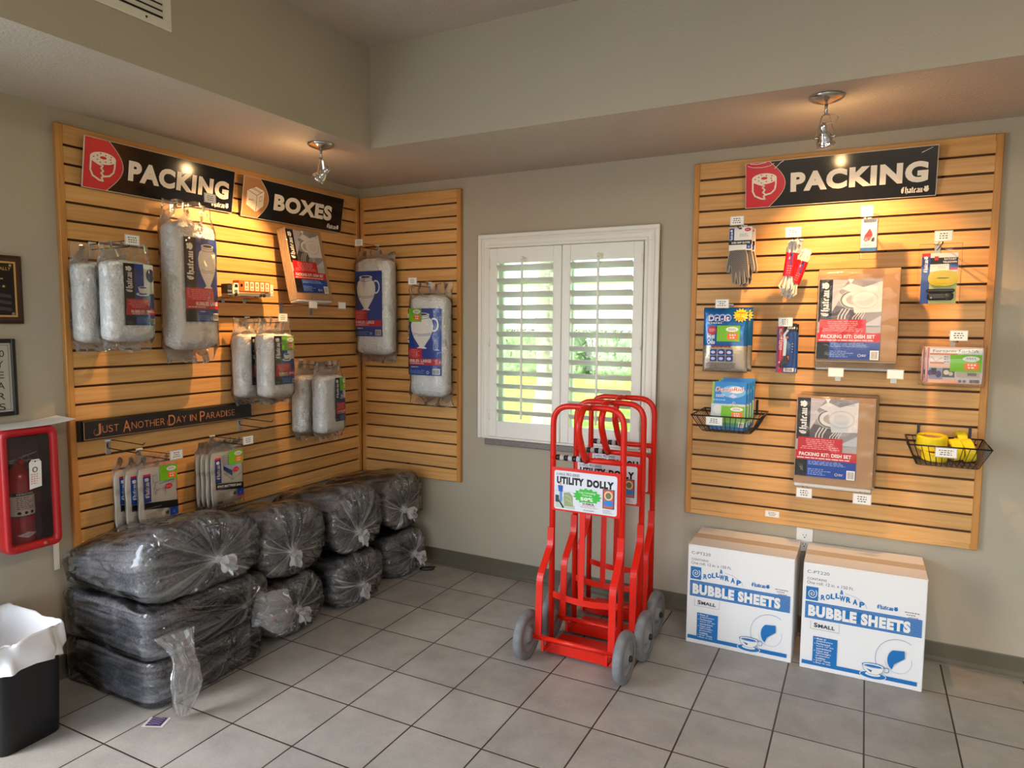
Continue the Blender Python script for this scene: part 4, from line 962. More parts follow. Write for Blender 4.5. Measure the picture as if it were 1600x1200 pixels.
for y, lab in ((-1.092, 'short bracket carrying the bonnet end of the toy truck'), (-0.958, 'short bracket carrying the tail of the toy truck')):
    t = thing('ledge_bracket', lab, 'bracket', (XF, y, 1.632), LR)
    b = MB(); b.box((-0.010,-0.0025,-0.030),(0.010,-0.0002,0.004), ZINC, 0.001); b.build('bracket', t)
    for s in (-1, 1):
        b = MB(); b.tube(fillet([(s*0.008,-0.001,-0.004),(s*0.008,-0.115,-0.0015),(s*0.008,-0.117,0.008)],0.006,4), 0.0022, STEEL, 8); b.build('prong', t)
# ================================================================== goods on the panel above the cartons
YF = -0.0215
HK2 = None
# ---- work gloves: two pairs on header cards
KNIT = mat('knit_cotton', (206, 200, 186), 0.9, bump=0.6, bump_scale=300)
def dotted(name):
    m = bpy.data.materials.new(name); m.use_nodes = True; nt = m.node_tree; N = nt.nodes; L = nt.links; b = N['Principled BSDF']; b.inputs['Roughness'].default_value = 0.8
    tc = N.new('ShaderNodeTexCoord'); mp = N.new('ShaderNodeMapping'); mp.inputs['Scale'].default_value = (170, 0.001, 170); mp.inputs['Rotation'].default_value = (0, 0.78, 0); L.new(tc.outputs['Object'], mp.inputs[0])
    v = N.new('ShaderNodeTexVoronoi'); v.inputs['Scale'].default_value = 1.0; v.inputs['Randomness'].default_value = 0.0; L.new(mp.outputs[0], v.inputs['Vector'])
    r = N.new('ShaderNodeValToRGB'); r.color_ramp.elements[0].position = 0.44; r.color_ramp.elements[0].color = lin((38,40,52))+(1,); r.color_ramp.elements[1].position = 0.54; r.color_ramp.elements[1].color = lin((186,180,170))+(1,)
    L.new(v.outputs['Distance'], r.inputs[0]); L.new(r.outputs[0], b.inputs['Base Color']); return m
DOTS = dotted('dotted_grip_knit')
def glove_outline(mirror=1):
    """Hanging glove, fingers down: outline in x, z with the wrist at z=0."""
    P = [(-0.036,0.0),(-0.046,-0.03),(-0.058,-0.075),(-0.060,-0.098),(-0.050,-0.105),(-0.042,-0.090),(-0.038,-0.070),(-0.036,-0.072),(-0.036,-0.150),(-0.029,-0.160),(-0.020,-0.152),(-0.017,-0.105),(-0.013,-0.160),(-0.006,-0.172),(0.003,-0.163),(0.005,-0.105),(0.010,-0.158),(0.017,-0.168),(0.025,-0.158),(0.025,-0.100),(0.030,-0.135),(0.038,-0.144),(0.045,-0.133),(0.044,-0.080),(0.043,-0.03),(0.036,0.0)]
    return [(x*mirror, z) for x, z in P]
def add_glove(b, x0, y, rot, mirror, m, thick=0.008, z0=0.0):
    c, s_ = math.cos(rot), math.sin(rot)
    def T(q, k): return (x0+q[0]*k*c-q[1]*s_, z0+q[0]*k*s_+q[1]*c)
    out = glove_outline(mirror)
    # rounded slab: rim, edge, face, each finger kept as its own lobe
    cen = [(-0.003*mirror, -0.05)]
    def inset(q, d):
        n = len(out); r = []
        for i in range(n):
            a, bq, cq = Vector(out[i-1]), Vector(out[i]), Vector(out[(i+1) % n]); t = (cq-a).normalized(); nn = Vector((-t.y, t.x))*mirror
            r.append(tuple(bq+nn*d))
        return r
    L0 = out; L1 = inset(out, 0.004)
    def ring(pts, yy): return [(T(q,1)[0], yy, T(q,1)[1]) for q in pts]
    rs = [ring(L1, y+thick/2), ring(L0, y), ring(L1, y-thick/2)]
    b.rings(rs, KNIT, True, False, True); b.face(ring(L1, y-thick/2), m); 
def glove_pair(label, loc, seed):
    t = thing('work_gloves', label, 'gloves', loc, 0, 'work gloves on the hook')
    b = MB(); b.box((-0.052,-0.012,-0.104),(0.050,-0.0105,0.004), WHITE, 0.0006); b.box((-0.052,0.0105,-0.104),(0.050,0.012,0.004), WHITE, 0.0006); b.box((-0.052,-0.012,0.002),(0.050,0.012,0.004), WHITE)
    p = Pr(b, (-0.052,-0.012,-0.104)); p.rect(0.001,0.030,0.022,0.072,BLUE); p.blackletter(0.004,0.042,0.014,0.055,WHITE,rot=1); p.ell(0.083,0.094,0.014,0.008,RED); p.dashes(0.076,0.090,0.014,0.008,1,WHITE,2,.4)
    p.dashes(0.048,0.062,0.05,0.016,4,GREY,3,.3); p.rect(0.0,0.026,0.102,0.020,BLACK); p.text('SURE GRIP GLOVES',0.012,0.031,0.082,0.009,WHITE,.03); p.rect(0.080,0.006,0.020,0.020,BLUE); p.ell(0.090,0.015,0.005,0.006,ink(120,160,220)); p.rect(0.001,0.002,0.079,0.022,WHITE)
    p.ell(0.050,0.100,0.007,0.004,DGREY)
    b.build('header_card', t)
    for k, (x, y, r, mi) in enumerate(((-0.012,-0.008,0.10,1),(0.012,0.006,-0.06,-1))):
        b = MB(); add_glove(b, x, y, r, mi, DOTS, 0.010, -0.098); b.build('glove', t)
    return t
hook('wire hook holding the work gloves', (2.395, YF, 1.984), 0, 0.185, seed=11, group=HK2)
glove_pair('pair of dotted grey work gloves hung frontmost below the creased sign', (2.405, -0.160, 1.958), 1)
glove_pair('pair of dotted grey work gloves hung behind the frontmost pair', (2.413, -0.122, 1.956), 2)

# ---- hanks of white rope in printed bands
ROPE = mat('cotton_rope', (232, 226, 212), 0.8, bump=0.5, bump_scale=160)
def rope_hank(label, loc, lean, rz, seed):
    t = thing('rope_hank', label, 'rope', loc, 0)
    Mx = Matrix.Rotation(rz, 4, 'Z') @ Matrix.Rotation(lean, 4, 'Y')
    b = MB(); r = random.Random(seed)
    for k in range(16):
        a = 2*PI*k/16*1.0; ca, sa = math.cos(a), math.sin(a); q = 0.006+0.012*(k % 3)/2; top = 0.0-0.012*(k % 2); bot = -0.205-0.018*r.random()
        pts = []
        for i in range(15):
            f = i/14; z = top+(bot-top)*f; w = 1.0+1.1*max(0, (abs(f-0.5)-0.22)/0.28)**1.5*(1.25 if f > 0.5 else 1.0)
            if f < 0.08 or f > 0.95: w *= 0.55
            pts.append((q*ca*w+0.001*math.sin(9*f+k), q*sa*w*0.9, z))
        b.tube(pts, 0.0042, ROPE, 7)
    for k in range(4): b.tube(fillet([(-0.018+0.008*k,-0.004,-0.012),(-0.012+0.008*k,-0.006,0.006),(0.010+0.003*k,0.004,0.004),(0.018,0.002,-0.014)],0.01,4), 0.0042, ROPE, 7)
    b.xf(Mx); b.build('rope_coil', t)
    b = MB(); rs = []
    for z in (-0.048, -0.150): rs.append([(x, y, z) for x, y in sup(0.0245, 0.0225, 28, 2.4)])
    b.rings(rs[::-1], RED, False, False, True)
    p = Pr(b, (0,-0.0232,-0.150), bend=lambda x, y: -0.55*x*x/0.0245)
    p.rect(-0.008,0.046,0.026,0.054,BLUE); p.rect(-0.018,0.086,0.034,0.012,BLACK); p.rect(-0.016,0.072,0.012,0.01,WHITE); p.rect(-0.020,0.0,0.010,0.1,BLUE); p.dashes(-0.008,0.008,0.02,0.04,4,ink(240,150,150),2,.3)
    b.xf(Mx); b.build('paper_band', t)
    return t
hook('wire hook holding the rope hanks', (2.648, YF, 1.905), 0, 0.290, seed=12, group=HK2)
rope_hank('white rope hank in red and blue band hung frontmost, shifted sideways', (2.645, -0.262, 1.872), 0.10, 0.0, 3)
rope_hank('white rope hank leaning behind the frontmost one on its hook', (2.692, -0.175, 1.838), 0.34, 0.3, 4)

# ---- small carded locks
def blister(p_w, h, d): pass
CLEAR = film_mat('clear_blister', haze=0.0, rough=0.05, gloss=0.5, bump=0.1, scale=6)
def box_film(b, lo, hi, m, r=0.004):
    (x0,y0,z0),(x1,y1,z1) = lo, hi; cx, cy = (x0+x1)/2, (y0+y1)/2; rs = []
    for z, k in ((z0,0.9),(z0+r,1.0),((z0+z1)/2,1.0),(z1-r,1.0),(z1,0.9)): rs.append([(cx+x*1.0, cy+y*k, z) for x, y in sup((x1-x0)/2,(y1-y0)/2,32,9)])
    b.rings(rs, m, True, True, True)
def lock_pack(label, loc, seed):
    t = thing('cable_lock_pack', label, 'packaged lock', loc, 0, 'carded packs on the short hook')
    b = MB(); b.box((-0.030,-0.011,-0.150),(0.030,0.009,-0.020), WHITE, 0.001); p = Pr(b, (-0.030,-0.011,-0.150))
    p.dashes(0.008,0.100,0.044,0.024,4,ink(150,110,120),2,.35,True); p.poly([(0.010,0.045),(0.018,0.036),(0.034,0.042),(0.044,0.062),(0.040,0.078),(0.032,0.092),(0.024,0.078),(0.014,0.062)], ink(214,64,72)); p.ell(0.020,0.046,0.006,0.005,ink(236,140,140)); p.ell(0.046,0.044,0.006,0.009,DGREY); p.line([(0.040,0.038),(0.050,0.052)],.004,BLACK)
    p.dashes(0.008,0.018,0.04,0.008,1,GREY,4,.4); p.rect(0.0,0.0,0.060,0.012,ink(52,120,190)); b.build('printed_box', t)
    b = MB(); box_film(b, (-0.033,-0.0145,-0.185), (0.033,0.0125,0.0), CLEAR); b.build('clear_pouch', t)
    return t
t = hook('wire hook holding the small red and white packs', (2.925, YF, 1.985), 0, 0.25, False, group=HK2)
price_tag(t, -0.262, -0.004, 0.0, 0.040, 0.040, blank=True)
lock_pack('small white pack with red picture hung frontmost beneath the creased sign', (2.936, -0.245, 1.972), 1)
lock_pack('small white pack with red picture hung second beneath the creased sign', (2.938, -0.212, 1.974), 2)

# ---- ratchet tie-down in a clamshell card
STRAP = mat('yellow_webbing', (238, 214, 20), 0.6, bump=0.4, bump_scale=220); BLKM = mat('black_moulding', (22, 22, 22), 0.35)
hook('wire hook holding the ratchet strap pack', (3.199, YF, 1.862), 0, 0.27, seed=14, group=HK2)
t = thing('ratchet_strap_pack', 'carded yellow ratchet tie-down strap in clear shell', 'tie-down strap', (3.195, -0.205, 1.835), 0)
b = MB(); b.box((-0.060,-0.002,-0.235),(0.066,0.0,-0.030), WHITE, 0.0008); p = Pr(b, (-0.060,-0.002,-0.235)); p.rect(0,0,0.030,0.200,BLUE); p.rect(0,0.190,0.030,0.015,RED); p.blackletter(0.006,0.128,0.018,0.066,WHITE,rot=1)
p.rect(0.030,0.160,0.096,0.026,BLACK); p.rect(0.044,0.176,0.014,0.016,RED); p.text('RATCHET',0.078,0.176,0.042,0.0075,WHITE,.03); p.text('TIE-DOWN',0.074,0.1645,0.048,0.0075,WHITE,.03); p.dashes(0.058,0.142,0.036,0.014,3,GREY,2,.3); p.rect(0.096,0.136,0.030,0.024,BLUE); p.rect(0.096,0.136,0.030,0.008,RED); p.rect(0.030,0.0,0.096,0.130,ink(190,200,120)); b.build('printed_card', t)
b = MB()
for k in range(7):
    a, c = 0.050-0.0042*k, 0.030-0.0042*k
    b.sweep([(0.016+x, -0.014, -0.133+z) for x, z in sup(a, c, 40, 2.6)]+[(0.016+a, -0.014, -0.133)], [(-0.0016,-0.011),(0.0016,-0.011),(0.0016,0.011),(-0.0016,0.011)], STRAP, up=(0,1,0), caps=False)
b.build('strap_coil', t)
b = MB(); b.box((-0.036,-0.026,-0.222),(0.056,-0.003,-0.190), BLKM, 0.008); b.box((-0.040,-0.024,-0.190),(0.060,-0.004,-0.176), BLKM, 0.005); b.lathe([(0.001,-0.031),(0.012,-0.031),(0.013,-0.026),(0.013,-0.020)], DGREY, 20, (0.036,0,-0.206), 'y'); b.lathe([(0.001,-0.029),(0.004,-0.029),(0.004,-0.022)], ZINC, 12, (-0.022,0,-0.212), 'y'); b.bar([(-0.03,-0.028,-0.199),(0.02,-0.028,-0.199)],0.004,0.003,DGREY,(0,1,0)); b.build('ratchet', t)
b = MB(); box_film(b, (-0.072,-0.034,-0.240), (0.078,0.002,0.006), CLEAR, 0.01); b.build('clamshell', t)

# ---- moisture absorber pouches
FOILB = mat('foil_blue_print', (18, 96, 160), 0.22, metal=0.25, spec=0.7, noise_amt=0.12, noise_scale=10, bump=0.5, bump_scale=24); FOILS = mat('foil_silver', (186, 172, 152), 0.24, metal=0.75, bump=0.6, bump_scale=22)
def pouch(label, loc, seed, group):
    t = thing('moisture_absorber_pouch', label, 'moisture absorber', loc, 0, group)
    W, H = 0.205, 0.305; b = MB(); rs = []; n = 44; zs = [0,-0.012,-0.03,-0.06,-0.10,-0.14,-0.1735,-0.18,-0.22,-0.26,-0.285,-0.298,-0.305]
    for i, z in enumerate(zs):
        f = -z/H; d = 0.0012+0.024*math.sin(PI*min(1, max(0, f)))**0.6*(1 if 0 < i < len(zs)-1 else 0); ring = []
        for x, y in sup(W/2, d, n, 3.2 if d > 0.01 else 6): ring.append((x+0.002*nz(z*30,seed,x*8), y+0.004*nz(x*22+seed,z*24,y*10)*(1 if 0 < i < len(zs)-1 else .4), z))
        rs.append(ring)
    s0 = len(b.f); b.rings(rs[::-1], FOILB, True, True, True)
    for k in range(s0, len(b.f)):
        if sum(b.v[q][2] for q in b.f[k])/len(b.f[k]) < -0.177: b.m[k] = FOILS
    def bend(x, y):
        f = min(1, max(0, (H-y)/H)); d = 0.0012+0.024*math.sin(PI*f)**0.6; q = min(0.98, abs(x)/(W/2)); return d*(1-q**3.2)**(1/3.2)+0.0045
    p = Pr(b, (0,0,-H), bend=bend)
    p.burst(0.070, 0.268, 0.036, 0.034, 14, ink(246,206,30)); p.text('Contains', 0.048,0.276,0.042,0.009, ink(190,60,30), .02); p.text('2', 0.066,0.262,0.006,0.010, ink(190,60,30)); p.dashes(0.05,0.245,0.04,0.014,2,ink(190,60,30),2,.5,True)
    for k, x in enumerate((-0.066,-0.038,-0.012,0.012)): p.ell(x, 0.256, 0.017, 0.018, ink(150,180,230)); p.ell(x, 0.254, 0.012, 0.013, ink(30,50,150))
    p.text('Dri-It', -0.076,0.242,0.096,0.024,WHITE,.03); p.dashes(-0.076,0.228,0.09,0.008,1,WHITE,4,.6)
    p.burst(-0.058,0.197,0.022,0.022,8,RED,.92); p.dashes(-0.073,0.190,0.03,0.016,3,ink(240,200,200),5,.4,True)
    p.text('Moi', -0.078,0.158,0.034,0.020,WHITE,.03); p.text('Odo', -0.078,0.133,0.036,0.020,WHITE,.03)
    sticker(p, -0.034, 0.146, 0.104, 0.074); p.dashes(-0.058,0.117,0.10,0.010,1,ink(150,30,60),5,.8)
    for r_ in range(2):
        for c_ in range(3): p.rect(-0.064+0.037*c_,0.082-0.030*r_,0.029,0.025,ink(34,56,140)); p.ell(-0.0495+0.037*c_,0.0945-0.030*r_,0.010,0.007,ink(190,200,230))
    p.dashes(-0.085,0.012,0.15,0.032,4,ink(80,70,90),6,.28)
    b.build('foil_pouch', t)
    return t
hook('wire hook holding the blue moisture absorber pouches', (2.344, YF, 1.606), 0, 0.205, seed=15, group=HK2)
pouch('blue and silver moisture absorber pouch with green sticker hung frontmost', (2.352, -0.176, 1.590), 1, None)
pouch('blue and silver moisture absorber pouch hung behind another, edge showing', (2.362, -0.105, 1.592), 2, None)

# ---- carded utility cutters
def cutter(label, loc, seed, group):
    t = thing('utility_cutter_pack', label, 'utility cutter', loc, 0, group)
    b = MB(); b.box((-0.042,-0.001,-0.228),(0.042,0.0008,0.0), NAVY, 0.0006); p = Pr(b, (-0.042,-0.001,-0.228)); p.rect(0,0,0.029,0.228,RED); p.rect(0,0,0.008,0.20,ink(96,52,120)); p.rect(0.029,0.190,0.055,0.038,BLACK); p.text('UTILITY CUTTER',0.010,0.105,0.012,0.100,WHITE,.02,rot=1); p.blackletter(0.044,0.200,0.034,0.014,WHITE); p.rect(0.029,0.0,0.055,0.190,ink(22,70,140)); p.rect(0.034,0.004,0.044,0.018,WHITE); p.bars(0.038,0.006,0.036,0.014,BLACK); p.dashes(0.011,0.01,0.008,0.05,2,WHITE,3,.3); p.dashes(0.066,0.09,0.008,0.05,4,WHITE,3,.2); b.build('printed_card', t)
    b = MB(); b.bar([(-0.004,-0.010,-0.070),(-0.006,-0.010,-0.150)],0.013,0.006,ZINC,(0,1,0)); b.bar([(0.006,-0.010,-0.030),(-0.010,-0.010,-0.055),(-0.005,-0.010,-0.072)],0.010,0.005,ZINC,(0,1,0)); b.build('steel_handle', t)
    b = MB(); b.rings([[(-0.030,-0.014,-0.208),(-0.030,-0.004,-0.208),(0.014,-0.004,-0.180),(0.014,-0.014,-0.180)],[(-0.022,-0.014,-0.180),(-0.022,-0.004,-0.180),(0.004,-0.004,-0.142),(0.004,-0.014,-0.142)]][::-1], BLKM, True, True, False); b.build('blade_head', t)
    b = MB(); b.box((0.004,-0.014,-0.172),(0.014,-0.004,-0.150), ORANGE, 0.003); b.box((-0.004,-0.014,-0.070),(0.010,-0.007,-0.060), ink(230,120,90), 0.002); b.build('release_button', t)
    b = MB(); rs = []
    for y, k in ((-0.0012,1.0),(-0.014,0.93),(-0.018,0.80)): rs.append([(x*k, y, -0.120+z*k) for x, z in sup(0.034,0.088,32,5)])
    b.rings(rs, CLEAR, False, True, True); b.build('blister', t)
    return t
hook('wire hook holding the utility cutter cards', (2.612, YF, 1.523), 0, 0.112, seed=16, group=HK2)
cutter('red and blue carded utility cutter hung in front', (2.616, -0.112, 1.517), 1, None)
cutter('red and blue carded utility cutter hung behind another, edge showing', (2.622, -0.076, 1.514), 2, None)

# ---- lifting straps pack
hook('wire hook holding the lifting strap packs', (3.275, YF, 1.470), 0, 0.215, seed=17, group=HK2)
def forearm_pack(label, loc, seed, group):
    t = thing('lifting_strap_pack', label, 'lifting straps', loc, 0, group)
    W, H, D = 0.200, 0.148, 0.034
    b = MB(); rs = []
    for i in range(7):
        z = -0.024-H*i/6; k = 0.96 if i in (0, 6) else 1.0; rs.append([(x*k, y+0.0015*nz(x*20,z*20,seed), z) for x, y in sup(W/2, D/2, 40, 9)])
    b.rings(rs[::-1], ink(224,190,180), True, True, False); b.build('folded_straps', t)
    b = MB(); b.box((-W/2+0.004,-D/2-0.003,-0.024-H+0.002),(W/2-0.004,-D/2-0.0015,-0.026), ink(206,200,200)); p = Pr(b, (-W/2+0.004,-D/2-0.003,-0.024-H+0.002)); w, h = W-0.008, H-0.004
    p.rect(0,0,0.006,h,ink(196,120,130)); p.rect(0.008,h*.84,w-0.012,h*.14,WHITE); p.text('Forearm Forklift',w*.10,h*.865,w*.82,h*.085,ink(86,92,110),.0)
    p.rect(0.008,h*.80,w*.50,h*.04,ink(214,120,90)); p.rect(0.010,h*.58,w*.26,h*.20,ink(220,216,212)); p.line([(0.014,h*.74),(w*.16,h*.60),(w*.26,h*.72)],.0015,ink(190,90,60)); p.rect(0.010,h*.545,w*.26,h*.045,ink(206,110,80)); p.rect(0.010,h*.46,w*.38,h*.06,ink(240,190,160))
    p.rect(0.008,h*.10,w*.26,h*.32,ink(150,150,170)); p.rect(w*.08,h*.22,w*.10,h*.20,ink(70,60,66)); p.ell(w*.06,h*.28,.008,.012,ink(70,80,130)); p.ell(w*.22,h*.24,.010,.014,ink(60,70,120)); p.line([(w*.06,h*.26),(w*.13,h*.16),(w*.22,h*.28)],.0015,RED)
    p.rect(w*.29,h*.16,w*.22,h*.26,ink(90,90,84)); p.ell(w*.36,h*.30,.010,.010,ink(214,206,196)); p.ell(w*.44,h*.26,.008,.008,ink(190,184,176))
    p.dashes(w*.31,h*.56,w*.09,h*.22,3,DGREY,4,.3); sticker(p, w*.42, h*.33, w*.56, h*.48); p.rect(w*.54,h*.18,w*.42,h*.13,ink(176,170,150)); p.rect(w*.74,h*.22,w*.16,h*.08,ink(110,104,96)); p.poly([(0.008,0.0),(w*.6,0.0),(w*.52,h*.10),(0.008,h*.06)],ink(240,170,140)); p.bars(w*.78,h*.02,w*.18,h*.09,BLACK); p.ell(w*.61,h*.06,.006,.006,GREY); p.ell(w*.69,h*.06,.006,.006,GREY)
    b.build('printed_insert', t)
    b = MB(); rs = []
    for z, a, d in ((0.004,.104,.0012),(-0.006,.108,.003),(-0.020,.110,D/2+.002),(-0.030,.110,D/2+.008),(-0.10,.110,D/2+.008),(-0.024-H,.110,D/2+.007),(-0.036-H,.109,D/2+.002),(-0.040-H,.107,.003)): rs.append([(x+.002*nz(x*40,z*40,seed), y+.0015*nz(x*50,z*50,seed+3), z) for x, y in sup(a, d, 56, 6 if d > .01 else 3)])
    b.rings(rs[::-1], CLEAR, True, True, True); b.build('clear_pouch', t)
    return t
forearm_pack('forearm lifting strap pack with green sticker hung in front', (3.270, -0.188, 1.446), 1, None)
forearm_pack('forearm lifting strap pack hung behind another, pink edge showing', (3.258, -0.130, 1.446), 2, None)

# ---- dish kits on ledge brackets
dish_kit('upper dish packing kit at the front of its ledge, spotlit', (2.905, -0.208, 1.350), 0, 0.315, 0.402, 0.050, 0.004, 0.012, 0.246, 0.346, None, -0.035, 0.004, 4)
dish_kit('upper dish packing kit set lower behind the spotlit one', (2.900, -0.129, 1.310), 0, 0.315, 0.402, 0.050, 0.004, 0.056, 0.246, 0.340, None, -0.035, 0.012, 5)
ledge('ledge bracket with blank card under the upper dish kits, gloves side', (2.835, YF, 1.312), 0, 0.222, None)
ledge('ledge bracket with blank card under the upper dish kits, strap pack side', (3.060, YF, 1.312), 0, 0.222, None)
dish_kit('lower dish packing kit at the front, with silvery glare on its wrap', (2.836, -0.158, 0.770), 0, 0.322, 0.420, 0.050, 0.004, 0.052, 0.250, 0.358, None, -0.035, 0.018, 6)
dish_kit('lower dish packing kit behind the front one', (2.846, -0.083, 0.772), 0, 0.322, 0.424, 0.045, 0.004, 0.052, 0.250, 0.358, None, -0.02, 0.012, 7)
ledge('ledge bracket with printed card under the lower dish kits, carton gap side', (2.724, YF, 0.768), 0, 0.150, None, False, -0.022, 0.03, 0.010, 0.062, 0.040)
ledge('ledge bracket with printed card under the lower dish kits, yellow webbing side', (2.960, YF, 0.768), 0, 0.150, None, False, -0.022, 0.03, 0.010, 0.068, 0.042)

# ---- lone price card low on the panel
b = MB(); b.box((-0.033,-0.0014,-0.016),(0.033,-0.0002,0.016), TAGB); p = Pr(b, (0,-0.0014,0)); p.rect(-0.0315,-0.0145,0.063,0.029,TAGC); p.dashes(-0.022,-0.011,0.044,0.022,3,DGREY,9,.4,True)
tag(b.build('price_card'), 'lone white price card stuck on the lowest slat', 'price card', None, (2.573, -0.0206, 0.589))

# ---- black wire baskets
BWIRE = mat('black_coated_wire', (20, 19, 19), 0.35, spec=0.5)
def wire_basket(label, loc, W, D, H, Wb, seed, taglab):
    """Origin at the back top middle on the panel face; front towards -y."""
    t = thing('wire_basket', label, 'basket', loc, 0, 'black wire baskets on the panel')
    x1, xb = W/2, Wb/2; yb, yf = -0.008, -D; yfb = -D+0.045
    b = MB(); b.tube(fillet([(-x1,yb,0),(x1,yb,0)],.004,2), .0028, BWIRE, 8); b.tube([(-x1,yb,0),(-x1,yf,-0.004)], .0028, BWIRE, 8); b.tube([(x1,yb,0),(x1,yf,-0.004)], .0028, BWIRE, 8); b.tube([(-x1,yf,-0.004),(x1,yf,-0.004)], .0032, BWIRE, 8); b.build('rim', t)
    b = MB(); n = 12
    for k in range(n+1):
        f = k/n*2-1; b.tube(fillet([(f*x1,yf,-0.004),(f*xb,yfb,-H),(f*xb,yb-0.004,-H),(f*x1*0.98,yb,0)],.012,3), .0016, BWIRE, 6)
    m_ = 9
    for k in range(m_+1):
        y = yb+(yfb-yb)*k/m_; yt = yb+(yf-yb)*k/m_; b.tube(fillet([(-x1,yt,0),(-xb,y,-H),(xb,y,-H),(x1,yt,0)],.012,3), .0016, BWIRE, 6)
    b.build('wire_grid', t)
    for s in (-1, 1):
        b = MB(); b.bar(fillet([(s*W*0.33,0.001,0.052),(s*W*0.33,-0.004,0.052),(s*W*0.33,-0.005,-0.02)],.006,3),.011,.003,BWIRE,(0,1,0)); b.build('hanger', t)
    price_tag(t, -D-0.005, -0.026, taglab, 0.070, 0.034, seed=seed)
    return t
wire_basket('black wire basket holding damp remover packs', (2.385, YF, 1.092), 0.305, 0.290, 0.082, 0.215, 21, -0.045)
wire_basket('black wire basket holding yellow webbing rolls', (3.262, YF, 1.026), 0.290, 0.270, 0.092, 0.215, 22, -0.010)

# ---- damp remover packs standing in the basket
def damp_pack(label, loc, lean, seed, rz=0.0):
    t = thing('damp_remover_pack', label, 'damp remover', loc, rz)
    W, H, D = 0.156, 0.225, 0.022; Mx = Matrix.Rotation(-lean, 4, 'X')
    b = MB(); b.box((-W/2,0,0),(W/2,D,H), ink(30,118,196), 0.003); p = Pr(b, (-W/2,0,0))
    p.rect(0,0,W,H,ink(44,132,208)); p.rect(0,0,0.010,H,ink(150,186,80)); p.rect(0,H*.26,W,H*.28,ink(190,206,214)); p.rect(0,H*.06,W,H*.20,ink(130,180,90)); p.rect(0,0,W,H*.07,ink(26,92,150)); p.rect(0,H*.07,W,H*.08,ink(70,140,130))
    p.ell(W*.62,H*.80,W*.36,H*.13,ink(120,180,230)); p.ell(W*.70,H*.84,W*.22,H*.07,WHITE)
    p.text('DampRid',W*.095,H*.765,W*.83,H*.125,WHITE,.05,.15,tilt=H*.02); p.text('DampRid',W*.115,H*.775,W*.79,H*.105,RED,.0,.15,tilt=H*.02); p.dashes(W*.12,H*.68,W*.4,H*.06,2,WHITE,3,.5); p.dashes(W*.06,H*.60,W*.5,H*.04,1,ink(190,220,240),4,.4); p.poly([(W*.5,H*.70),(W*.62,H*.76),(W*.74,H*.70),(W*.64,H*.66)],ink(196,206,240))
    p.ell(W*.2,H*.42,W*.14,H*.10,ink(216,220,214)); p.arc(W*.66,H*.565,W*.035,H*.022,.003,WHITE); p.rect(W*.54,H*.42,W*.44,H*.125,ink(206,204,198)); p.line([(W*.54,H*.46),(W*.66,H*.55),(W*.98,H*.44)],.002,ink(150,150,146)); p.rect(W*.82,H*.07,W*.15,H*.10,WHITE); p.bars(W*.835,H*.08,W*.12,H*.075,BLACK)
    sticker(p, W*.30, H*.24, W*.68, H*.26)
    b.xf(Mx); b.build('printed_box', t); return t
damp_pack('blue damp remover pack with green sticker at the front of the basket', (2.384, -0.240, 1.018), 0.16, 1)
damp_pack('blue damp remover pack second in the basket', (2.394, -0.208, 1.018), 0.15, 2)
damp_pack('blue damp remover pack third in the basket, pale edge showing', (2.400, -0.176, 1.022), 0.14, 3)
damp_pack('blue damp remover pack at the back of the basket, standing tallest', (2.406, -0.144, 1.032), 0.13, 4)

# ---- yellow webbing rolls
CARDC = mat('cardboard_core', (176, 132, 84), 0.7)
def roll(label, loc, R, H, rot, seed):
    t = thing('webbing_roll', label, 'webbing roll', loc, 0)
    t.rotation_euler = rot
    b = MB(); prof = [(R*.70,-H/2)]
    for k in range(11): prof.append((R*(0.985+0.015*(k % 2)), -H/2+H*(k+0.5)/11))
    prof += [(R*.70,H/2)]
    b.lathe([(R*.55,-H/2+.002),(R*.96,-H/2)]+prof[1:-1]+[(R*.96,H/2),(R*.62,H/2-.001),(R*.55,H/2-.004),(R*.55,-H/2+.002)], STRAP, 40, caps=False); b.build('wound_webbing', t)
    b = MB(); b.lathe([(0.001,H/2-.006),(R*.56,H/2-.006),(R*.57,H/2-.002),(R*.57,-H/2+.003),(0.001,-H/2+.003)], CARDC, 32, caps=False); b.build('core', t)
    return t
roll('yellow webbing roll lying flat with its brown core up', (3.212, -0.140, 1.018), 0.058, 0.058, (0.10, 0.0, 0.0), 1)
roll('yellow webbing roll lying under the one with its core up', (3.222, -0.175, 0.966), 0.048, 0.034, (0.08, 0.05, 0), 2)
roll('yellow webbing roll on edge beside the flat rolls', (3.296, -0.150, 0.994), 0.046, 0.036, (0.0, PI/2-0.20, 0.25), 3)
roll('yellow webbing roll on edge at the outer end of the basket', (3.338, -0.160, 0.996), 0.047, 0.036, (0.0, PI/2-0.22, 0.20), 4)
roll('yellow webbing roll on edge at the back, topmost of the standing rolls', (3.322, -0.086, 1.020), 0.046, 0.034, (0.0, PI/2-0.1, 0.1), 5)
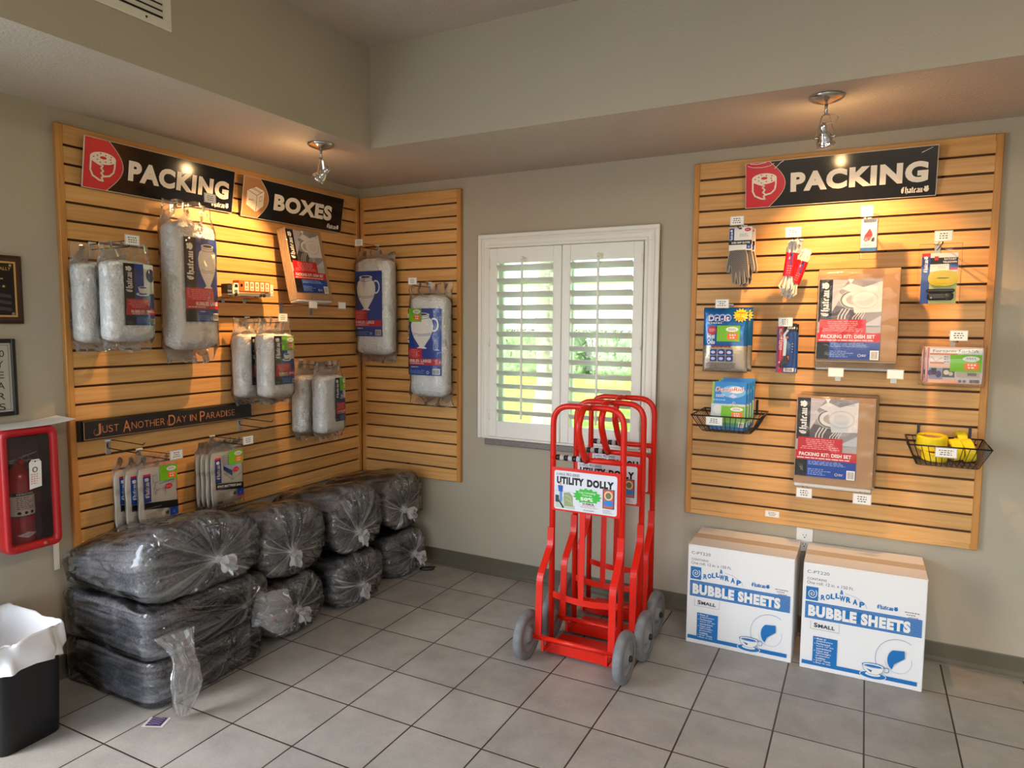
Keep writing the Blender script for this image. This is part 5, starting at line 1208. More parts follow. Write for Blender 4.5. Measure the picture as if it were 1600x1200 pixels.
# ================================================================== things on the floor and the rest of the long wall
# ---- two white cartons
CART = mat('white_carton', (236, 234, 232), 0.5); CTOP = mat('carton_tape', (206, 188, 164), 0.35); CBLUE = ink(24, 112, 180, 0.45); CTXT = ink(60, 66, 84, 0.5); CORE2 = mat('carton_raw_edge', (196, 182, 160), 0.7)
def carton(label, loc, rotz):
    t = thing('shipping_carton', label, 'cardboard box', loc, rotz, 'bubble sheet cartons')
    W, D, H = 0.468, 0.315, 0.478; hw = W/2
    b = MB(); b.box((-hw,0,0.001),(hw,D,H-0.0045), CART, 0.003)
    p = Pr(b, (-hw,0,0))
    X = lambda q: q*W
    Z = lambda q: q*H
    p.text('C-PT220', X(.035), Z(.905), X(.185), Z(.028), CTXT, .0); p.text('CONTAINS', X(.035), Z(.843), X(.165), Z(.022), CTXT, .005); p.text('One roll: 12 in. x 150 Ft.', X(.035), Z(.805), X(.39), Z(.028), CTXT, .0)
    # spiral mark and the arched product name
    p.rect(X(.03), Z(.655), X(.105), Z(.125), CBLUE); sp = [(X(.082)+X(.042)*a/14*math.cos(a*0.95), Z(.718)+Z(.046)*a/14*math.sin(a*0.95)) for a in [k*0.35 for k in range(41)]]; p.line(sp, X(.008), WHITE)
    for i, ch in enumerate('ROLL'): p.text(ch, X(.158+.040*i), Z(.672+.012*i), X(.036), Z(.048), CBLUE, .05)
    p.text('&', X(.315), Z(.752), X(.030), Z(.040), CBLUE, .04)
    for i, ch in enumerate('WRAP'): p.text(ch, X(.312+.055*i), Z(.690-.003*i*i), X(.05 if ch == 'W' else .040), Z(.052), CBLUE, .05)
    p.line([(X(.13),Z(.70)),(X(.16),Z(.665))], .0012, CBLUE); p.line([(X(.36),Z(.765)),(X(.44),Z(.75)),(X(.52),Z(.705)),(X(.54),Z(.665))], .0010, CBLUE)
    p.blackletter(X(.62), Z(.675), X(.165), Z(.048), CBLUE); p.dashes(X(.835), Z(.685), X(.115), Z(.012), 1, GREY, 2, .6); p.dashes(X(.85), Z(.664), X(.10), Z(.012), 1, GREY, 3, .6); p.dashes(X(.865), Z(.643), X(.11), Z(.012), 1, GREY, 4, .6)
    # striped band
    zb, zh = .485, .160
    for k in range(13): p.rect(X(.028), Z(zb+zh*k/13), X(.944), Z(zh/13*0.80), CBLUE); p.k -= 1
    p.k += 1; p.rect(X(.05), Z(zb+.026), X(.83), Z(.105), CBLUE)
    p.text('BUBBLE', X(.055), Z(.507), X(.405), Z(.105), WHITE, .065); p.text('SHEETS', X(.495), Z(.507), X(.390), Z(.105), WHITE, .065)
    p.line([(X(.08),Z(.462)),(X(.08),Z(.392)),(X(.322),Z(.392)),(X(.322),Z(.475))], .0010, GREY); p.text('S', X(.110), Z(.410), X(.030), Z(.042), CTXT, .03); p.text('MALL', X(.146), Z(.410), X(.140), Z(.034), CTXT, .03)
    # bullet column and the foot bar
    p.rect(X(.108), Z(.050), X(.205), Z(.275), CBLUE); p.rect(X(.018), Z(.050), X(.940), Z(.036), CBLUE)
    for k, s_ in enumerate(('Made of', 'polyethylene', 'Perforated', 'every 12" for', 'convenience', 'Clean and', 'lightweight', 'protective', 'bubbles', '3/16" Thick', 'Easy to use')):
        z = .300-.0225*k; bl = s_ in ('Made of', 'Perforated', 'Clean and', '3/16" Thick', 'Easy to use')
        if bl: p.ell(X(.124), Z(z+.006), X(.004), X(.004), WHITE, 8)
        p.text(s_, X(.138), Z(z), X(.0115*len(s_)), Z(.0155), WHITE, .02)
    # plate and teacup
    cx, cz = X(.805), Z(.245); p.arc(cx, cz, X(.180), Z(.192), .0014, CBLUE, PI*0.33, PI*1.70, 40); p.arc(cx, cz, X(.105), Z(.112), .0009, CBLUE, PI*1.05, PI*2.1, 30)
    q = [(cx-X(.085)*math.cos(a), cz+Z(.105)*math.sin(a)) for a in [(-0.72+0.19*k) for k in range(10)]]; p.poly([(cx+X(.045),cz+Z(.098)),(cx+X(.050),cz+Z(.03)),(cx+X(.005),cz-Z(.005)),(cx-X(.030),cz-Z(.035)),(cx-X(.045),cz-Z(.085))]+q, CBLUE)
    ux, uz, S = X(.612), Z(.135), X(.155)
    p.ell(ux, uz-S*.42, S*.70, S*.235, WHITE); p.ell(ux, uz-S*.42, S*.66, S*.20, CBLUE); p.ell(ux, uz-S*.36, S*.40, S*.11, WHITE)
    p.poly([(ux-S*.58,uz+S*.16),(ux-S*.48,uz-S*.14),(ux-S*.20,uz-S*.36),(ux+S*.20,uz-S*.36),(ux+S*.48,uz-S*.14),(ux+S*.58,uz+S*.16)], WHITE); p.line([(ux-S*.58,uz+S*.16),(ux-S*.48,uz-S*.14),(ux-S*.20,uz-S*.36),(ux+S*.20,uz-S*.36),(ux+S*.48,uz-S*.14),(ux+S*.58,uz+S*.16)], .0014, CBLUE); p.ell(ux, uz+S*.17, S*.58, S*.14, CBLUE); p.ell(ux, uz+S*.165, S*.53, S*.115, WHITE); p.ell(ux, uz+S*.14, S*.45, S*.075, CBLUE)
    p.poly([(ux-S*.36,uz-S*.05),(ux-S*.04,uz-S*.12),(ux-S*.10,uz-S*.25)], CBLUE); p.arc(ux+S*.68, uz+S*.04, S*.13, S*.14, .0022, CBLUE, -PI*.75, PI*.8, 18)
    b.build('carton_body', t)
    b = MB(); b.box((-hw,0.0005,H-0.0045),(hw,D/2-0.001,H), CART, 0.001); b.build('flap', t)
    b = MB(); b.box((-hw,D/2+0.001,H-0.0045),(hw,D-0.0005,H), CART, 0.001); b.build('flap', t)
    b = MB(); b.box((-hw-0.0004,D/2-0.036,H),(hw+0.0004,D/2+0.036,H+0.0005), CTOP); b.box((-hw-0.0007,D/2-0.036,H-0.075),(-hw-0.0002,D/2+0.036,H), CTOP); b.box((hw+0.0002,D/2-0.036,H-0.075),(hw+0.0007,D/2+0.036,H), CTOP); b.build('packing_tape', t)
    return t
carton('white bubble sheet carton standing beside the dollies', (2.478, -0.333, 0), 0.012)
carton('white bubble sheet carton standing farther from the dollies', (2.982, -0.338, 0), 0.018)

# ---- three nested red utility dollies
def dolly_paint():
    m = bpy.data.materials.new('red_orange_enamel'); m.use_nodes = True; nt = m.node_tree; N = nt.nodes; L = nt.links; b = N['Principled BSDF']
    tc = N.new('ShaderNodeTexCoord'); n = N.new('ShaderNodeTexNoise'); n.inputs['Scale'].default_value = 9; n.inputs['Detail'].default_value = 8; n.inputs['Roughness'].default_value = 0.7; L.new(tc.outputs['Object'], n.inputs['Vector'])
    r = N.new('ShaderNodeValToRGB'); e = r.color_ramp.elements; e[0].position = 0.325; e[0].color = lin((84, 44, 40))+(1,); e[1].position = 0.36; e[1].color = lin((216, 32, 14))+(1,); L.new(n.outputs['Fac'], r.inputs[0]); L.new(r.outputs[0], b.inputs['Base Color'])
    b.inputs['Roughness'].default_value = 0.30; b.inputs['Specular IOR Level'].default_value = 0.40
    return m
DRED = dolly_paint(); RUB = mat('grey_rubber_tyre', (122, 122, 124), 0.75, noise_amt=0.18, noise_scale=30); HUBG = mat('grey_wheel_hub', (140, 140, 142), 0.5); NUT = mat('black_hub_nut', (26, 26, 28), 0.4)
CHEV = mat('chevron_sleeve_black', (28, 26, 30), 0.3); SLV = mat('chevron_sleeve_silver', (190, 186, 186), 0.3)
def make_dolly(label, loc):
    """Origin on the floor under the middle of the uprights; handle and wheels towards -y."""
    t = thing('utility_dolly', label, 'hand truck', loc, 0, None)
    hw = 0.166; R = 0.0135
    # looped main frame
    b = MB(); path = fillet([(-hw,0,0.035),(-hw,0,1.142),(hw,0,1.142),(hw,0,0.035)], 0.085, 10); b.tube(path, R, DRED, 14); b.build('frame_loop', t)
    b = MB(); b.tube([(-hw,-0.002,0.908),(hw,-0.002,0.908)], 0.0125, DRED, 12)
    for k in range(7): b.tube([(-hw+0.018+k*0.020,-0.002,0.908),(-hw+0.018+k*0.020+0.0195,-0.002,0.908)], 0.0133, CHEV if k % 2 == 0 else SLV, 12)
    b.build('upper_crossbar', t)
    # bowed grip in the middle, standing out towards the user
    b = MB(); b.tube(fillet([(0.006,0.002,1.142),(0.004,-0.070,1.150),(0.0,-0.122,1.065),(0.0,-0.060,0.955),(0.0,-0.012,0.905)], 0.07, 8), 0.0150, DRED, 12); b.build('grip', t)
    # sign plate
    b = MB(); W, H = 0.318, 0.198; b.box((-W/2-0.004,-0.0175,0.668),(W/2+0.004,-0.0145,0.668+H), DRED, 0.001)
    for s in (-1, 1): b.box((s*0.150-0.008,-0.0150,0.690),(s*0.150+0.008,-0.010,0.850), DRED)
    p = Pr(b, (-0.150,-0.0175,0.676)); w, h = 0.296, 0.176
    BG_ = ink(222,224,232,.25); n = 6; pts = []
    for (cx, cz, a0) in ((w-.010,.010,-PI/2),(w-.010,h-.010,0),(.010,h-.010,PI/2),(.010,.010,PI)):
        for k in range(n+1): pts.append((cx+.010*math.cos(a0+PI/2*k/n), cz+.010*math.sin(a0+PI/2*k/n)))
    p.poly(pts, BG_)
    p.text('U-HAUL PRO-SERIES', w*.03, h*.875, w*.38, h*.075, ink(70,76,96), .02, .15); p.text('UTILITY', w*.04, h*.655, w*.44, h*.195, BLACK, .07); p.text('DOLLY', w*.53, h*.655, w*.42, h*.195, BLACK, .07)
    p.rect(w*.0+.002, h*.20, w*.13, h*.42, ink(206,214,226)); p.line([(0.002,h*.47),(w*.3,h*.47)], .001, ink(150,156,164)); p.poly([(w*.02,h*.04),(w*.34,h*.03),(w*.34,h*.12),(w*.16,h*.34),(w*.02,h*.22)], ink(186,198,190)); p.poly([(w*.06,h*.24),(w*.14,h*.04),(w*.17,h*.05),(w*.09,h*.24)], BLACK); p.rect(w*.02,h*.18,w*.06,h*.18,ink(40,56,70))
    p.poly([(w*.09,h*.20),(w*.13,h*.20),(w*.135,h*.47),(w*.09,h*.47)], ink(90,140,190)); p.poly([(w*.075,h*.46),(w*.14,h*.46),(w*.145,h*.62),(w*.06,h*.62)], ink(20,84,170)); p.ell(w*.105, h*.665, w*.017, h*.035, ink(214,160,130))
    p.poly([(w*.17,h*.10),(w*.31,h*.10),(w*.30,h*.36),(w*.25,h*.46),(w*.155,h*.44)], ink(150,164,120)); p.line([(w*.18,h*.38),(w*.27,h*.34),(w*.29,h*.16)], .003, ink(190,200,160)); p.line([(w*.2,h*.28),(w*.26,h*.22)], .003, ink(190,200,160))
    p.burst(w*.535, h*.415, w*.235, h*.205, 15, ink(58,186,62), .80); p.text('Cuts Unloading', w*.40, h*.47, w*.27, h*.055, WHITE, .01, .15); p.text('Time by', w*.455, h*.405, w*.16, h*.055, WHITE, .01, .15); p.text('50%', w*.43, h*.295, w*.20, h*.09, WHITE, .05)
    p.rect(w*.455, h*.185, w*.21, h*.075, ink(236,236,240)); p.text('U-HAUL', w*.465, h*.195, w*.19, h*.060, BLACK, .06); p.line([(w*.455,h*.178),(w*.665,h*.178)], .0016, RED); p.text('Moving Made Easier', w*.43, h*.115, w*.28, h*.035, ink(180,90,90), 0, .2); p.text('uhaul.com', w*.48, h*.045, w*.17, h*.035, CTXT, 0)
    p.rect(w*.785, h*.175, w*.175, h*.48, BLACK); p.rect(w*.795, h*.19, w*.155, h*.45, ink(206,96,76)); p.ell(w*.8725, h*.50, w*.065, h*.115, ink(226,206,160)); p.ell(w*.8725, h*.50, w*.045, h*.08, ink(120,116,86)); p.rect(w*.805, h*.245, w*.135, h*.135, ink(40,130,210)); p.dashes(w*.79, h*.045, w*.17, h*.10, 4, GREY, 3, .3)
    b.build('sign_plate', t)
    # lower bowed crossbar, centre strap
    b = MB(); b.bar([(-hw+hw*2*k/12, -0.004-0.030*math.sin(PI*k/12)*0.6, 0.272-0.010*math.sin(PI*k/12)) for k in range(13)], 0.005, 0.028, DRED, (0,0,1)); b.build('lower_crossbar', t)
    b = MB(); b.bar([(-0.014,-0.010,0.672),(-0.014,-0.018,0.264)], 0.026, 0.005, DRED, (0,1,0)); b.build('centre_strap', t)
    # bent side rails down to the axle
    for s in (-1, 1):
        b = MB(); x = s*hw
        b.bar(fillet([(x,-0.015,0.585),(x,-0.017,0.505),(x+s*0.004,-0.120,0.385),(x+s*0.006,-0.128,0.100)], 0.03, 5), 0.030, 0.007, DRED, (0,-1,0.001)); b.build('side_rail', t)
    b = MB(); b.tube([(-hw-0.030,-0.125,0.112),(hw+0.030,-0.125,0.112)], 0.0105, DRED, 12); b.build('axle_tube', t)
    # toe plate and its upturned back
    b = MB(); b.box((-0.172,-0.045,0.012),(0.172,0.150,0.018), DRED, 0.001); b.box((-0.172,-0.050,0.012),(0.172,-0.044,0.058), DRED, 0.001); b.box((-0.172,-0.050,0.012),(-0.166,0.04,0.050), DRED, 0.001); b.box((0.166,-0.050,0.012),(0.172,0.04,0.050), DRED, 0.001)
    for s in (-1, 1): b.box((s*0.150-0.006,-0.125,0.050),(s*0.150+0.006,-0.045,0.062), DRED, 0.001); b.box((s*0.150-0.006,-0.130,0.050),(s*0.150+0.006,-0.118,0.112), DRED, 0.001)
    b.build('toe_plate', t)
    for s in (-1, 1):
        b = MB(); c = (s*0.229,-0.125,0.111)
        b.lathe([(0.072,-0.017),(0.088,-0.021),(0.102,-0.020),(0.1095,-0.011),(0.111,0.0),(0.1095,0.011),(0.102,0.020),(0.088,0.021),(0.072,0.017)], RUB, 44, c, 'x', False)
        w_ = b.build('wheel', t)
        b = MB(); b.lathe([(0.0125,-0.024),(0.030,-0.023),(0.034,-0.010),(0.066,-0.008),(0.072,-0.015),(0.074,-0.015),(0.074,0.015),(0.072,0.015),(0.066,0.008),(0.034,0.010),(0.030,0.023),(0.0125,0.024)], HUBG, 40, c, 'x')
        for k in range(5):
            a = 2*PI*k/5; d = Vector((0, math.cos(a), math.sin(a))); b.bar([tuple(Vector(c)+d*0.03), tuple(Vector(c)+d*0.070)], 0.026, 0.010, HUBG, (1,0,0))
        hub = b.build('wheel_hub', w_)
        b = MB(); b.lathe([(0.001,s*0.024),(0.014,s*0.024),(0.014,s*0.030),(0.010,s*0.037),(0.001,s*0.037)], NUT, 10, c, 'x'); b.build('hub_nut', w_)
    return t
d0 = make_dolly('red utility dolly at the front of the three, its whole sign showing', (1.878, -0.720, 0))
dup(d0, (1.892, -0.480, 0), label='red utility dolly in the middle of the nested three')
dup(d0, (1.868, -0.225, 0), label='red utility dolly at the wall end of the nested three')

# ---- moving blankets tied up in clear bags
def pillow(a, c, n, pw, pt):
    """Outline of a bag, square below and domed above, in points evenly spaced along it."""
    d = []
    for k in range(1601):
        t = 2*PI*k/1600; q = pt if math.sin(t) > 0 else pw
        d.append((a*math.copysign(abs(math.cos(t))**(2/q), math.cos(t)), c*math.copysign(abs(math.sin(t))**(2/q), math.sin(t))))
    L = [0.0]
    for p0, p1 in zip(d, d[1:]): L.append(L[-1]+math.hypot(p1[0]-p0[0], p1[1]-p0[1]))
    r = []; i = 0
    for k in range(n):
        g = L[-1]*k/n
        while L[i+1] < g: i += 1
        f = (g-L[i])/max(1e-9, L[i+1]-L[i]); r.append((d[i][0]*(1-f)+d[i+1][0]*f, d[i][1]*(1-f)+d[i+1][1]*f))
    return r
def blanket_mat(name, a, c):
    m = bpy.data.materials.new(name); m.use_nodes = True; nt = m.node_tree; N = nt.nodes; L = nt.links; b = N['Principled BSDF']; b.inputs['Roughness'].default_value = 0.95; b.inputs['Specular IOR Level'].default_value = 0.15
    tc = N.new('ShaderNodeTexCoord'); n = N.new('ShaderNodeTexNoise'); n.inputs['Scale'].default_value = 120; n.inputs['Detail'].default_value = 3; L.new(tc.outputs['Object'], n.inputs['Vector'])
    n2 = N.new('ShaderNodeTexNoise'); n2.inputs['Scale'].default_value = 7; n2.inputs['Detail'].default_value = 4; L.new(tc.outputs['Object'], n2.inputs['Vector'])
    mx = N.new('ShaderNodeMath'); mx.operation = 'MULTIPLY_ADD'; mx.inputs[1].default_value = 0.6; L.new(n2.outputs['Fac'], mx.inputs[0]); L.new(n.outputs['Fac'], mx.inputs[2])
    r = N.new('ShaderNodeValToRGB'); r.color_ramp.elements[0].position = 0.55; r.color_ramp.elements[0].color = lin(a)+(1,); r.color_ramp.elements[1].position = 1.0; r.color_ramp.elements[1].color = lin(c)+(1,); L.new(mx.outputs[0], r.inputs[0]); L.new(r.outputs[0], b.inputs['Base Color'])
    bp = N.new('ShaderNodeBump'); bp.inputs['Strength'].default_value = 0.5; bp.inputs['Distance'].default_value = 0.003; L.new(n.outputs['Fac'], bp.inputs['Height']); L.new(bp.outputs[0], b.inputs['Normal']); return m
BLKT = blanket_mat('grey_blanket_felt', (78, 77, 80), (134, 132, 134)); BLKT2 = blanket_mat('taupe_blanket_felt', (92, 83, 78), (142, 130, 122)); STITCH = mat('black_stitching', (24, 24, 26), 0.8)
BAGF = film_mat('clear_blanket_bag', haze=0.010, rough=0.12, gloss=1.4, bump=0.9, scale=5.0, stretch=(3.2, 0.8, 3.2))
TAILF = film_mat('loose_bag_film', haze=0.10, rough=0.14, gloss=0.6, bump=0.6, scale=9.0)
def blanket_bag(label, loc, rotz, W, L_, H, knot=(0.0, 0.5), seed=1, lay=7, felt=None, pw=4.0, tuft=True, group=None, tails=(), slope=0.0, pt=None, lump=1.0):
    """Folded blankets in a clear bag; local x across (W), y from the tied front (0) back to L_, z up to H. knot: where the front gathers, in (x, z/H)."""
    t = thing('bagged_moving_blankets', label, 'moving blankets', loc, rotz, group)
    felt = felt or BLKT; pt = pt or pw
    # --- the folded stack
    b = MB(); n = 240; rs = []; ns = 30; OUT = pillow(W/2*0.955, H/2*0.955, n, pw, pt); BAG_OUT = pillow(W/2, H/2, 240, pw, pt); a, c = W/2*0.955, H/2*0.955
    for i in range(ns+1):
        f = i/ns; y = 0.050+(L_-0.07)*f; e = min(f/0.12, (1-f)/0.08, 1.0); k = 0.74+0.26*math.sqrt(max(0, 1-(1-e)**2)); ring = []
        for x, z in OUT:
            zz = z/c; q = (zz+1)/2*lay; fr = abs((q % 1.0)-0.5)*2
            side = min(1.0, max(abs(x)/a, 1.0-e*0.99))**4
            dent = (0.026*(fr**6.0))*side
            w1 = 0.016*nz(x*5+seed, y*5, z*6+3)+0.006*nz(x*18, y*15+seed, z*20); w1 *= lump
            fx = 1-dent/a+w1/a; hgt = H/2+z*(0.86+0.14*k)*(1+w1/c)-slope*H*max(0, zz+1)/2*max(0.0, y/L_)**1.3
            ring.append((x*k*fx, y+0.010*fr**3*(1-e)+0.008*nz(x*9, z*9, seed+y*4), hgt))
        rs.append(ring)
    # the folded edges facing the tied end
    r0 = rs[0]; inner = []
    for k in (0.03, 0.12, 0.22, 0.32, 0.42, 0.52, 0.62, 0.72, 0.81, 0.88, 0.94, 0.98):
        ring = []
        for x, y, z in r0:
            X, Z_ = x*k, H/2+(z-H/2)*k; fr = abs(((Z_/H*lay+0.35*nz(X*3, Z_*4, seed)) % 1.0)-0.5)*2
            ring.append((X, y-0.004*(1-k)+0.034*fr**6+0.010*nz(X*8+seed, Z_*14, 2.0), Z_))
        inner.append(ring)
    rs = inner+rs
    b.rings(rs, felt, True, True, True)
    # a printed grid-stitched corner where a blanket edge shows
    b.build('folded_blankets', t)
    b = MB(); r = random.Random(seed)
    for k in range(5):
        x0 = r.uniform(-0.5,0.2)*W/2; z0 = H*r.uniform(0.35,0.85); p0 = Vector((x0,0.026,z0)); pts = [tuple(p0+Vector((W*0.10*q, -0.006*math.sin(q*2.2), 0.020*math.sin(q*1.4+k)))) for q in [j*0.3 for j in range(8)]]
        b.tube(pts, 0.0026, STITCH, 6)
    for k in range(9):
        x0 = W*(0.10+0.018*k); b.tube([(x0,0.020+0.004*(k % 2),H*0.66),(x0+0.010,0.018,H*0.60),(x0+0.006,0.022,H*0.54)], 0.0028, STITCH, 6)
    b.build('blanket_edging', t)
    # --- the bag
    b = MB(); rs = []; g = {}; n = 240; A, C = W/2, H/2; kx, kz = knot[0], knot[1]*H
    prof = []
    for k in range(5): prof.append((L_+0.004-0.004*k*k/4, 0.30+0.70*math.sin(PI/2*k/4)))      # rounded back
    for k in range(1, 41): prof.append((L_-0.03-(L_-0.03-0.075)*k/40, 1.0))
    front = [(0.050,0.985),(0.030,0.94),(0.016,0.86),(0.006,0.74),(0.001,0.60),(0.000,0.46),(0.003,0.33),(0.006,0.22),(0.006,0.13),(0.000,0.07),(-0.012,0.045)]
    prof += front
    for i, (y, k) in enumerate(prof):
        ring = []; isf = y < 0.06
        u = max(0.0, 1-k) if isf else 0.0
        for j, (x, z) in enumerate(BAG_OUT):
            th = math.atan2(z, x); m_ = u**0.6
            pl = abs(math.sin(th*9+seed+2.5*nz(math.cos(th)*1.6, math.sin(th)*1.6, seed)))**0.7 - 0.5
            pl2 = math.sin(th*31+seed*2+3*nz(math.cos(th)*3, math.sin(th)*3, seed+4))
            am = 0.45+1.1*max(0.0, nz(math.cos(th)*2.2+seed, math.sin(th)*2.2, 7.0)+0.35); pl *= am; pl2 *= am
            cx, cz = kx*m_, H/2+(kz-H/2)*m_
            w1 = 0.020*nz(x*5+seed, y*5, z*6+3)+0.008*nz(x*16, y*9, z*16+seed)+0.006*(0.5-abs(nz(x*34+seed, y*9, z*34))); w1 *= lump
            fx = x*k*(1+w1/A); fz = z*k*(1+w1/C)
            dy = (0.026*pl+0.011*pl2)*math.sin(PI*min(1.0, u*1.05))*1.0 if isf else 0.0
            X = cx+fx; Zz = max(0.0015, cz+fz); Zz -= slope*Zz*max(0.0, y/L_)**1.3; ring.append((X, y-0.012*m_*(1 if isf else 0)+dy+w1*0.3, Zz))
            gi = len(rs)*n+j
            gs = 1.0 if tuft else 0.22
            gat_glare = gs*(0.05+0.85*max(0, pl2)**3+0.45*max(0, pl))*m_**1.1 if isf else 0.0  # pale pleats: gathered film, whitened further as painted highlights
            if isf and k < 0.25: gat_glare += gs*0.45*(0.25-k)/0.25
            gat_glare += 0.30*max(0, nz(x*30, y*3.0, z*30+seed)-0.15)*max(0.0, 1-max(0, y)/0.35)+0.22*max(0, nz(x*11+5, y*26, z*11+seed)-0.38)  # white highlight streaks on the sides, painted as haze
            gat_glare += 0.34*max(0.0, 0.07-abs(nz(x*8+seed, y*8, z*8)))/0.07*max(0.0, nz(x*5, y*5+seed, z*5)+0.45) + 0.30*max(0.0, 0.06-abs(nz(x*15+3, y*7+seed, z*15)))/0.06*max(0.0, nz(x*7+9, y*7, z*7))  # thin crease lines of glare painted into the film's haze
            g[gi] = min(0.85, gat_glare)
        rs.append(ring)
    b.rings(rs, BAGF, True, False, True); b.g = g; bag = b.build('plastic_bag', t)
    if tuft:
        b = MB(); rs = []; n = 60; yk = -0.024
        for i, (dy, k) in enumerate(((0.004,0.020),(-0.006,0.012),(-0.014,0.018),(-0.024,0.028),(-0.032,0.034),(-0.034,0.030))):
            ring = []
            for j in range(n):
                th = 2*PI*j/n; q = k*(1+0.28*math.sin(th*7+seed)*min(1, i/3)+0.15*nz(math.cos(th)*2, math.sin(th)*2, seed+i*0.4)); ring.append((kx+q*math.cos(th)+0.006*i*math.cos(seed), yk+dy+0.010*math.sin(th*5+seed)*min(1, i/3), kz+q*math.sin(th)-0.0035*i*i*0.35))
            rs.append(ring)
        b.rings(rs, TAILF, False, False, True); b.g = {k: 0.40 for k in range(len(b.v))}; b.build('knot_tuft', t)
    for (p0, p1, w0, w1_, sd) in tails:
        # loose end of the bag: a flattened, crumpled sleeve
        b = MB(); P0, P1 = Vector(p0), Vector(p1); d = P1-P0; side = d.cross(Vector((0,-1,0.25))).normalized(); nrm = side.cross(d).normalized(); rs = []; n = 40; m_ = 18
        for i in range(m_+1):
            f = i/m_; cpt = P0+d*f+nrm*(0.05*math.sin(f*PI))+Vector((0,0,-0.02*f*f)); w = w0+(w1_-w0)*f+0.02*math.sin(f*7+sd)*(1 if 0.1 < f < 0.9 else 0.3)
            rs.append([tuple(cpt+side*(w*math.cos(2*PI*j/n)+0.012*nz(j*0.35, f*5, sd))+nrm*((0.020*(1-0.5*f))*math.sin(2*PI*j/n)+0.020*nz(j*0.5+9, f*6, sd))) for j in range(n)])
        b.rings(rs, TAILF, False, False, True); b.g = {k: 0.05+0.09*max(0, nz(b.v[k][0]*30, b.v[k][1]*30, b.v[k][2]*30)) for k in range(len(b.v))}; b.build('loose_bag_end', t)
    return t
# world: local x -> +y, local -y -> +x ; front plane about x = 0.60
def stack(label, x, y, z, W, L_, H, **kw): return blanket_bag(label, (x, y, z), LR, W, L_, H, **kw)
stack('clear bag of grey blankets at the bottom of the stack beside the trash can', 0.612, -1.665, 0.0, 0.545, 0.575, 0.186, seed=11, lay=7, pw=14, lump=0.45, tuft=False, knot=(0.05, 0.5))
stack('clear bag of grey blankets in the middle of the stack beside the trash can', 0.622, -1.668, 0.195, 0.555, 0.585, 0.202, seed=12, lay=7, pw=12, lump=0.45, tuft=False, knot=(0.16, 0.45),
      tails=(((-0.21,-0.030,0.12),(-0.235,-0.095,-0.160),0.080,0.025,3), ((0.17,-0.045,0.08),(0.34,-0.085,-0.005),0.080,0.060,5)))
stack('clear bag of grey blankets on top of the stack beside the trash can', 0.612, -1.668, 0.404, 0.575, 0.530, 0.318, seed=13, lay=7, pw=5.0, pt=2.3, slope=0.36, knot=(0.02, 0.40))
stack('clear bag of grey blankets under another, second stack along from the trash can', 0.585, -1.165, 0.0, 0.410, 0.535, 0.285, seed=14, lay=6, pw=2.8, knot=(-0.02, 0.48))
stack('clear bag of grey blankets on top, second stack along from the trash can', 0.592, -1.158, 0.304, 0.435, 0.430, 0.350, seed=15, lay=6, pw=3.0, pt=2.3, slope=0.24, knot=(-0.06, 0.36))
stack('clear bag of grey blankets under another, third stack along from the trash can', 0.600, -0.705, 0.0, 0.410, 0.545, 0.275, seed=16, lay=6, pw=2.9, knot=(-0.03, 0.40))
stack('clear bag of grey blankets on top, third stack along from the trash can', 0.592, -0.698, 0.294, 0.420, 0.540, 0.350, seed=17, lay=6, pw=3.0, pt=2.3, slope=0.24, knot=(-0.05, 0.30))
stack('clear bag of grey blankets under another, in the stack closest to the corner', 0.580, -0.262, 0.0, 0.375, 0.525, 0.275, seed=18, lay=6, pw=2.9, knot=(0.03, 0.45))
stack('clear bag of taupe blankets on top, in the stack closest to the corner', 0.578, -0.262, 0.294, 0.390, 0.525, 0.346, seed=19, lay=6, felt=BLKT2, pw=3.0, pt=2.3, slope=0.24, knot=(-0.07, 0.36))

# ---- black waste bin with a white liner
BIN = mat('black_bin_plastic', (22, 22, 24), 0.5, spec=0.4); LIN = mat('white_liner_film', (228, 228, 230), 0.35, spec=0.5, trans=0.0)
def bin_():
    t = thing('waste_bin', 'black plastic waste bin lined with a white bag, below the red cabinet', 'trash can', (0.215, -2.262, 0), 0.04)
    # local: x across from the wall, y along the wall
    b = MB(); rs = []; n = 56
    for z, k in ((0.0,0.90),(0.004,0.92),(0.10,0.94),(0.25,0.97),(0.350,0.985),(0.355,0.985),(0.355,0.965),(0.30,0.955),(0.02,0.88)): rs.append([(x, y, z) for x, y in sup(0.190*k, 0.118*k, n, 7)])
    b.rings(rs, BIN, True, True, True); b.build('bin_body', t)
    b = MB(); rs = []; n = 120
    for i, (z, k) in enumerate(((0.06,0.80),(0.16,0.84),(0.27,0.88),(0.345,0.905),(0.385,0.935),(0.404,1.0),(0.408,1.035),(0.398,1.060),(0.370,1.065),(0.338,1.070),(0.312,1.078),(0.298,1.085))):
        ring = []
        for j, (x, y) in enumerate(sup(0.190*k, 0.118*k, n, 6)):
            w = 0.016*nz(x*14, y*14, z*8+2)+0.011*nz(x*34, y*34, z*16); o = 0.018*nz(x*8+4, y*8, 1.0) if i > 8 else 0; q = 1+w*(1.6 if 4 < i else 0.25)/0.15
            ring.append((x*q, y*q, z+o+(0.016*nz(x*9, y*9, 5.0) if 4 < i < 8 else 0)))
        rs.append(ring)
    b.rings(rs, LIN, True, False, True); b.build('bin_liner', t)
    b = MB(); b.tube(fillet([(0.055,-0.138,0.318),(0.08,-0.142,0.312),(0.10,-0.139,0.321)],0.01,4), 0.004, ink(30,104,200), 8); b.build('drawstring', t)
    return t
bin_()

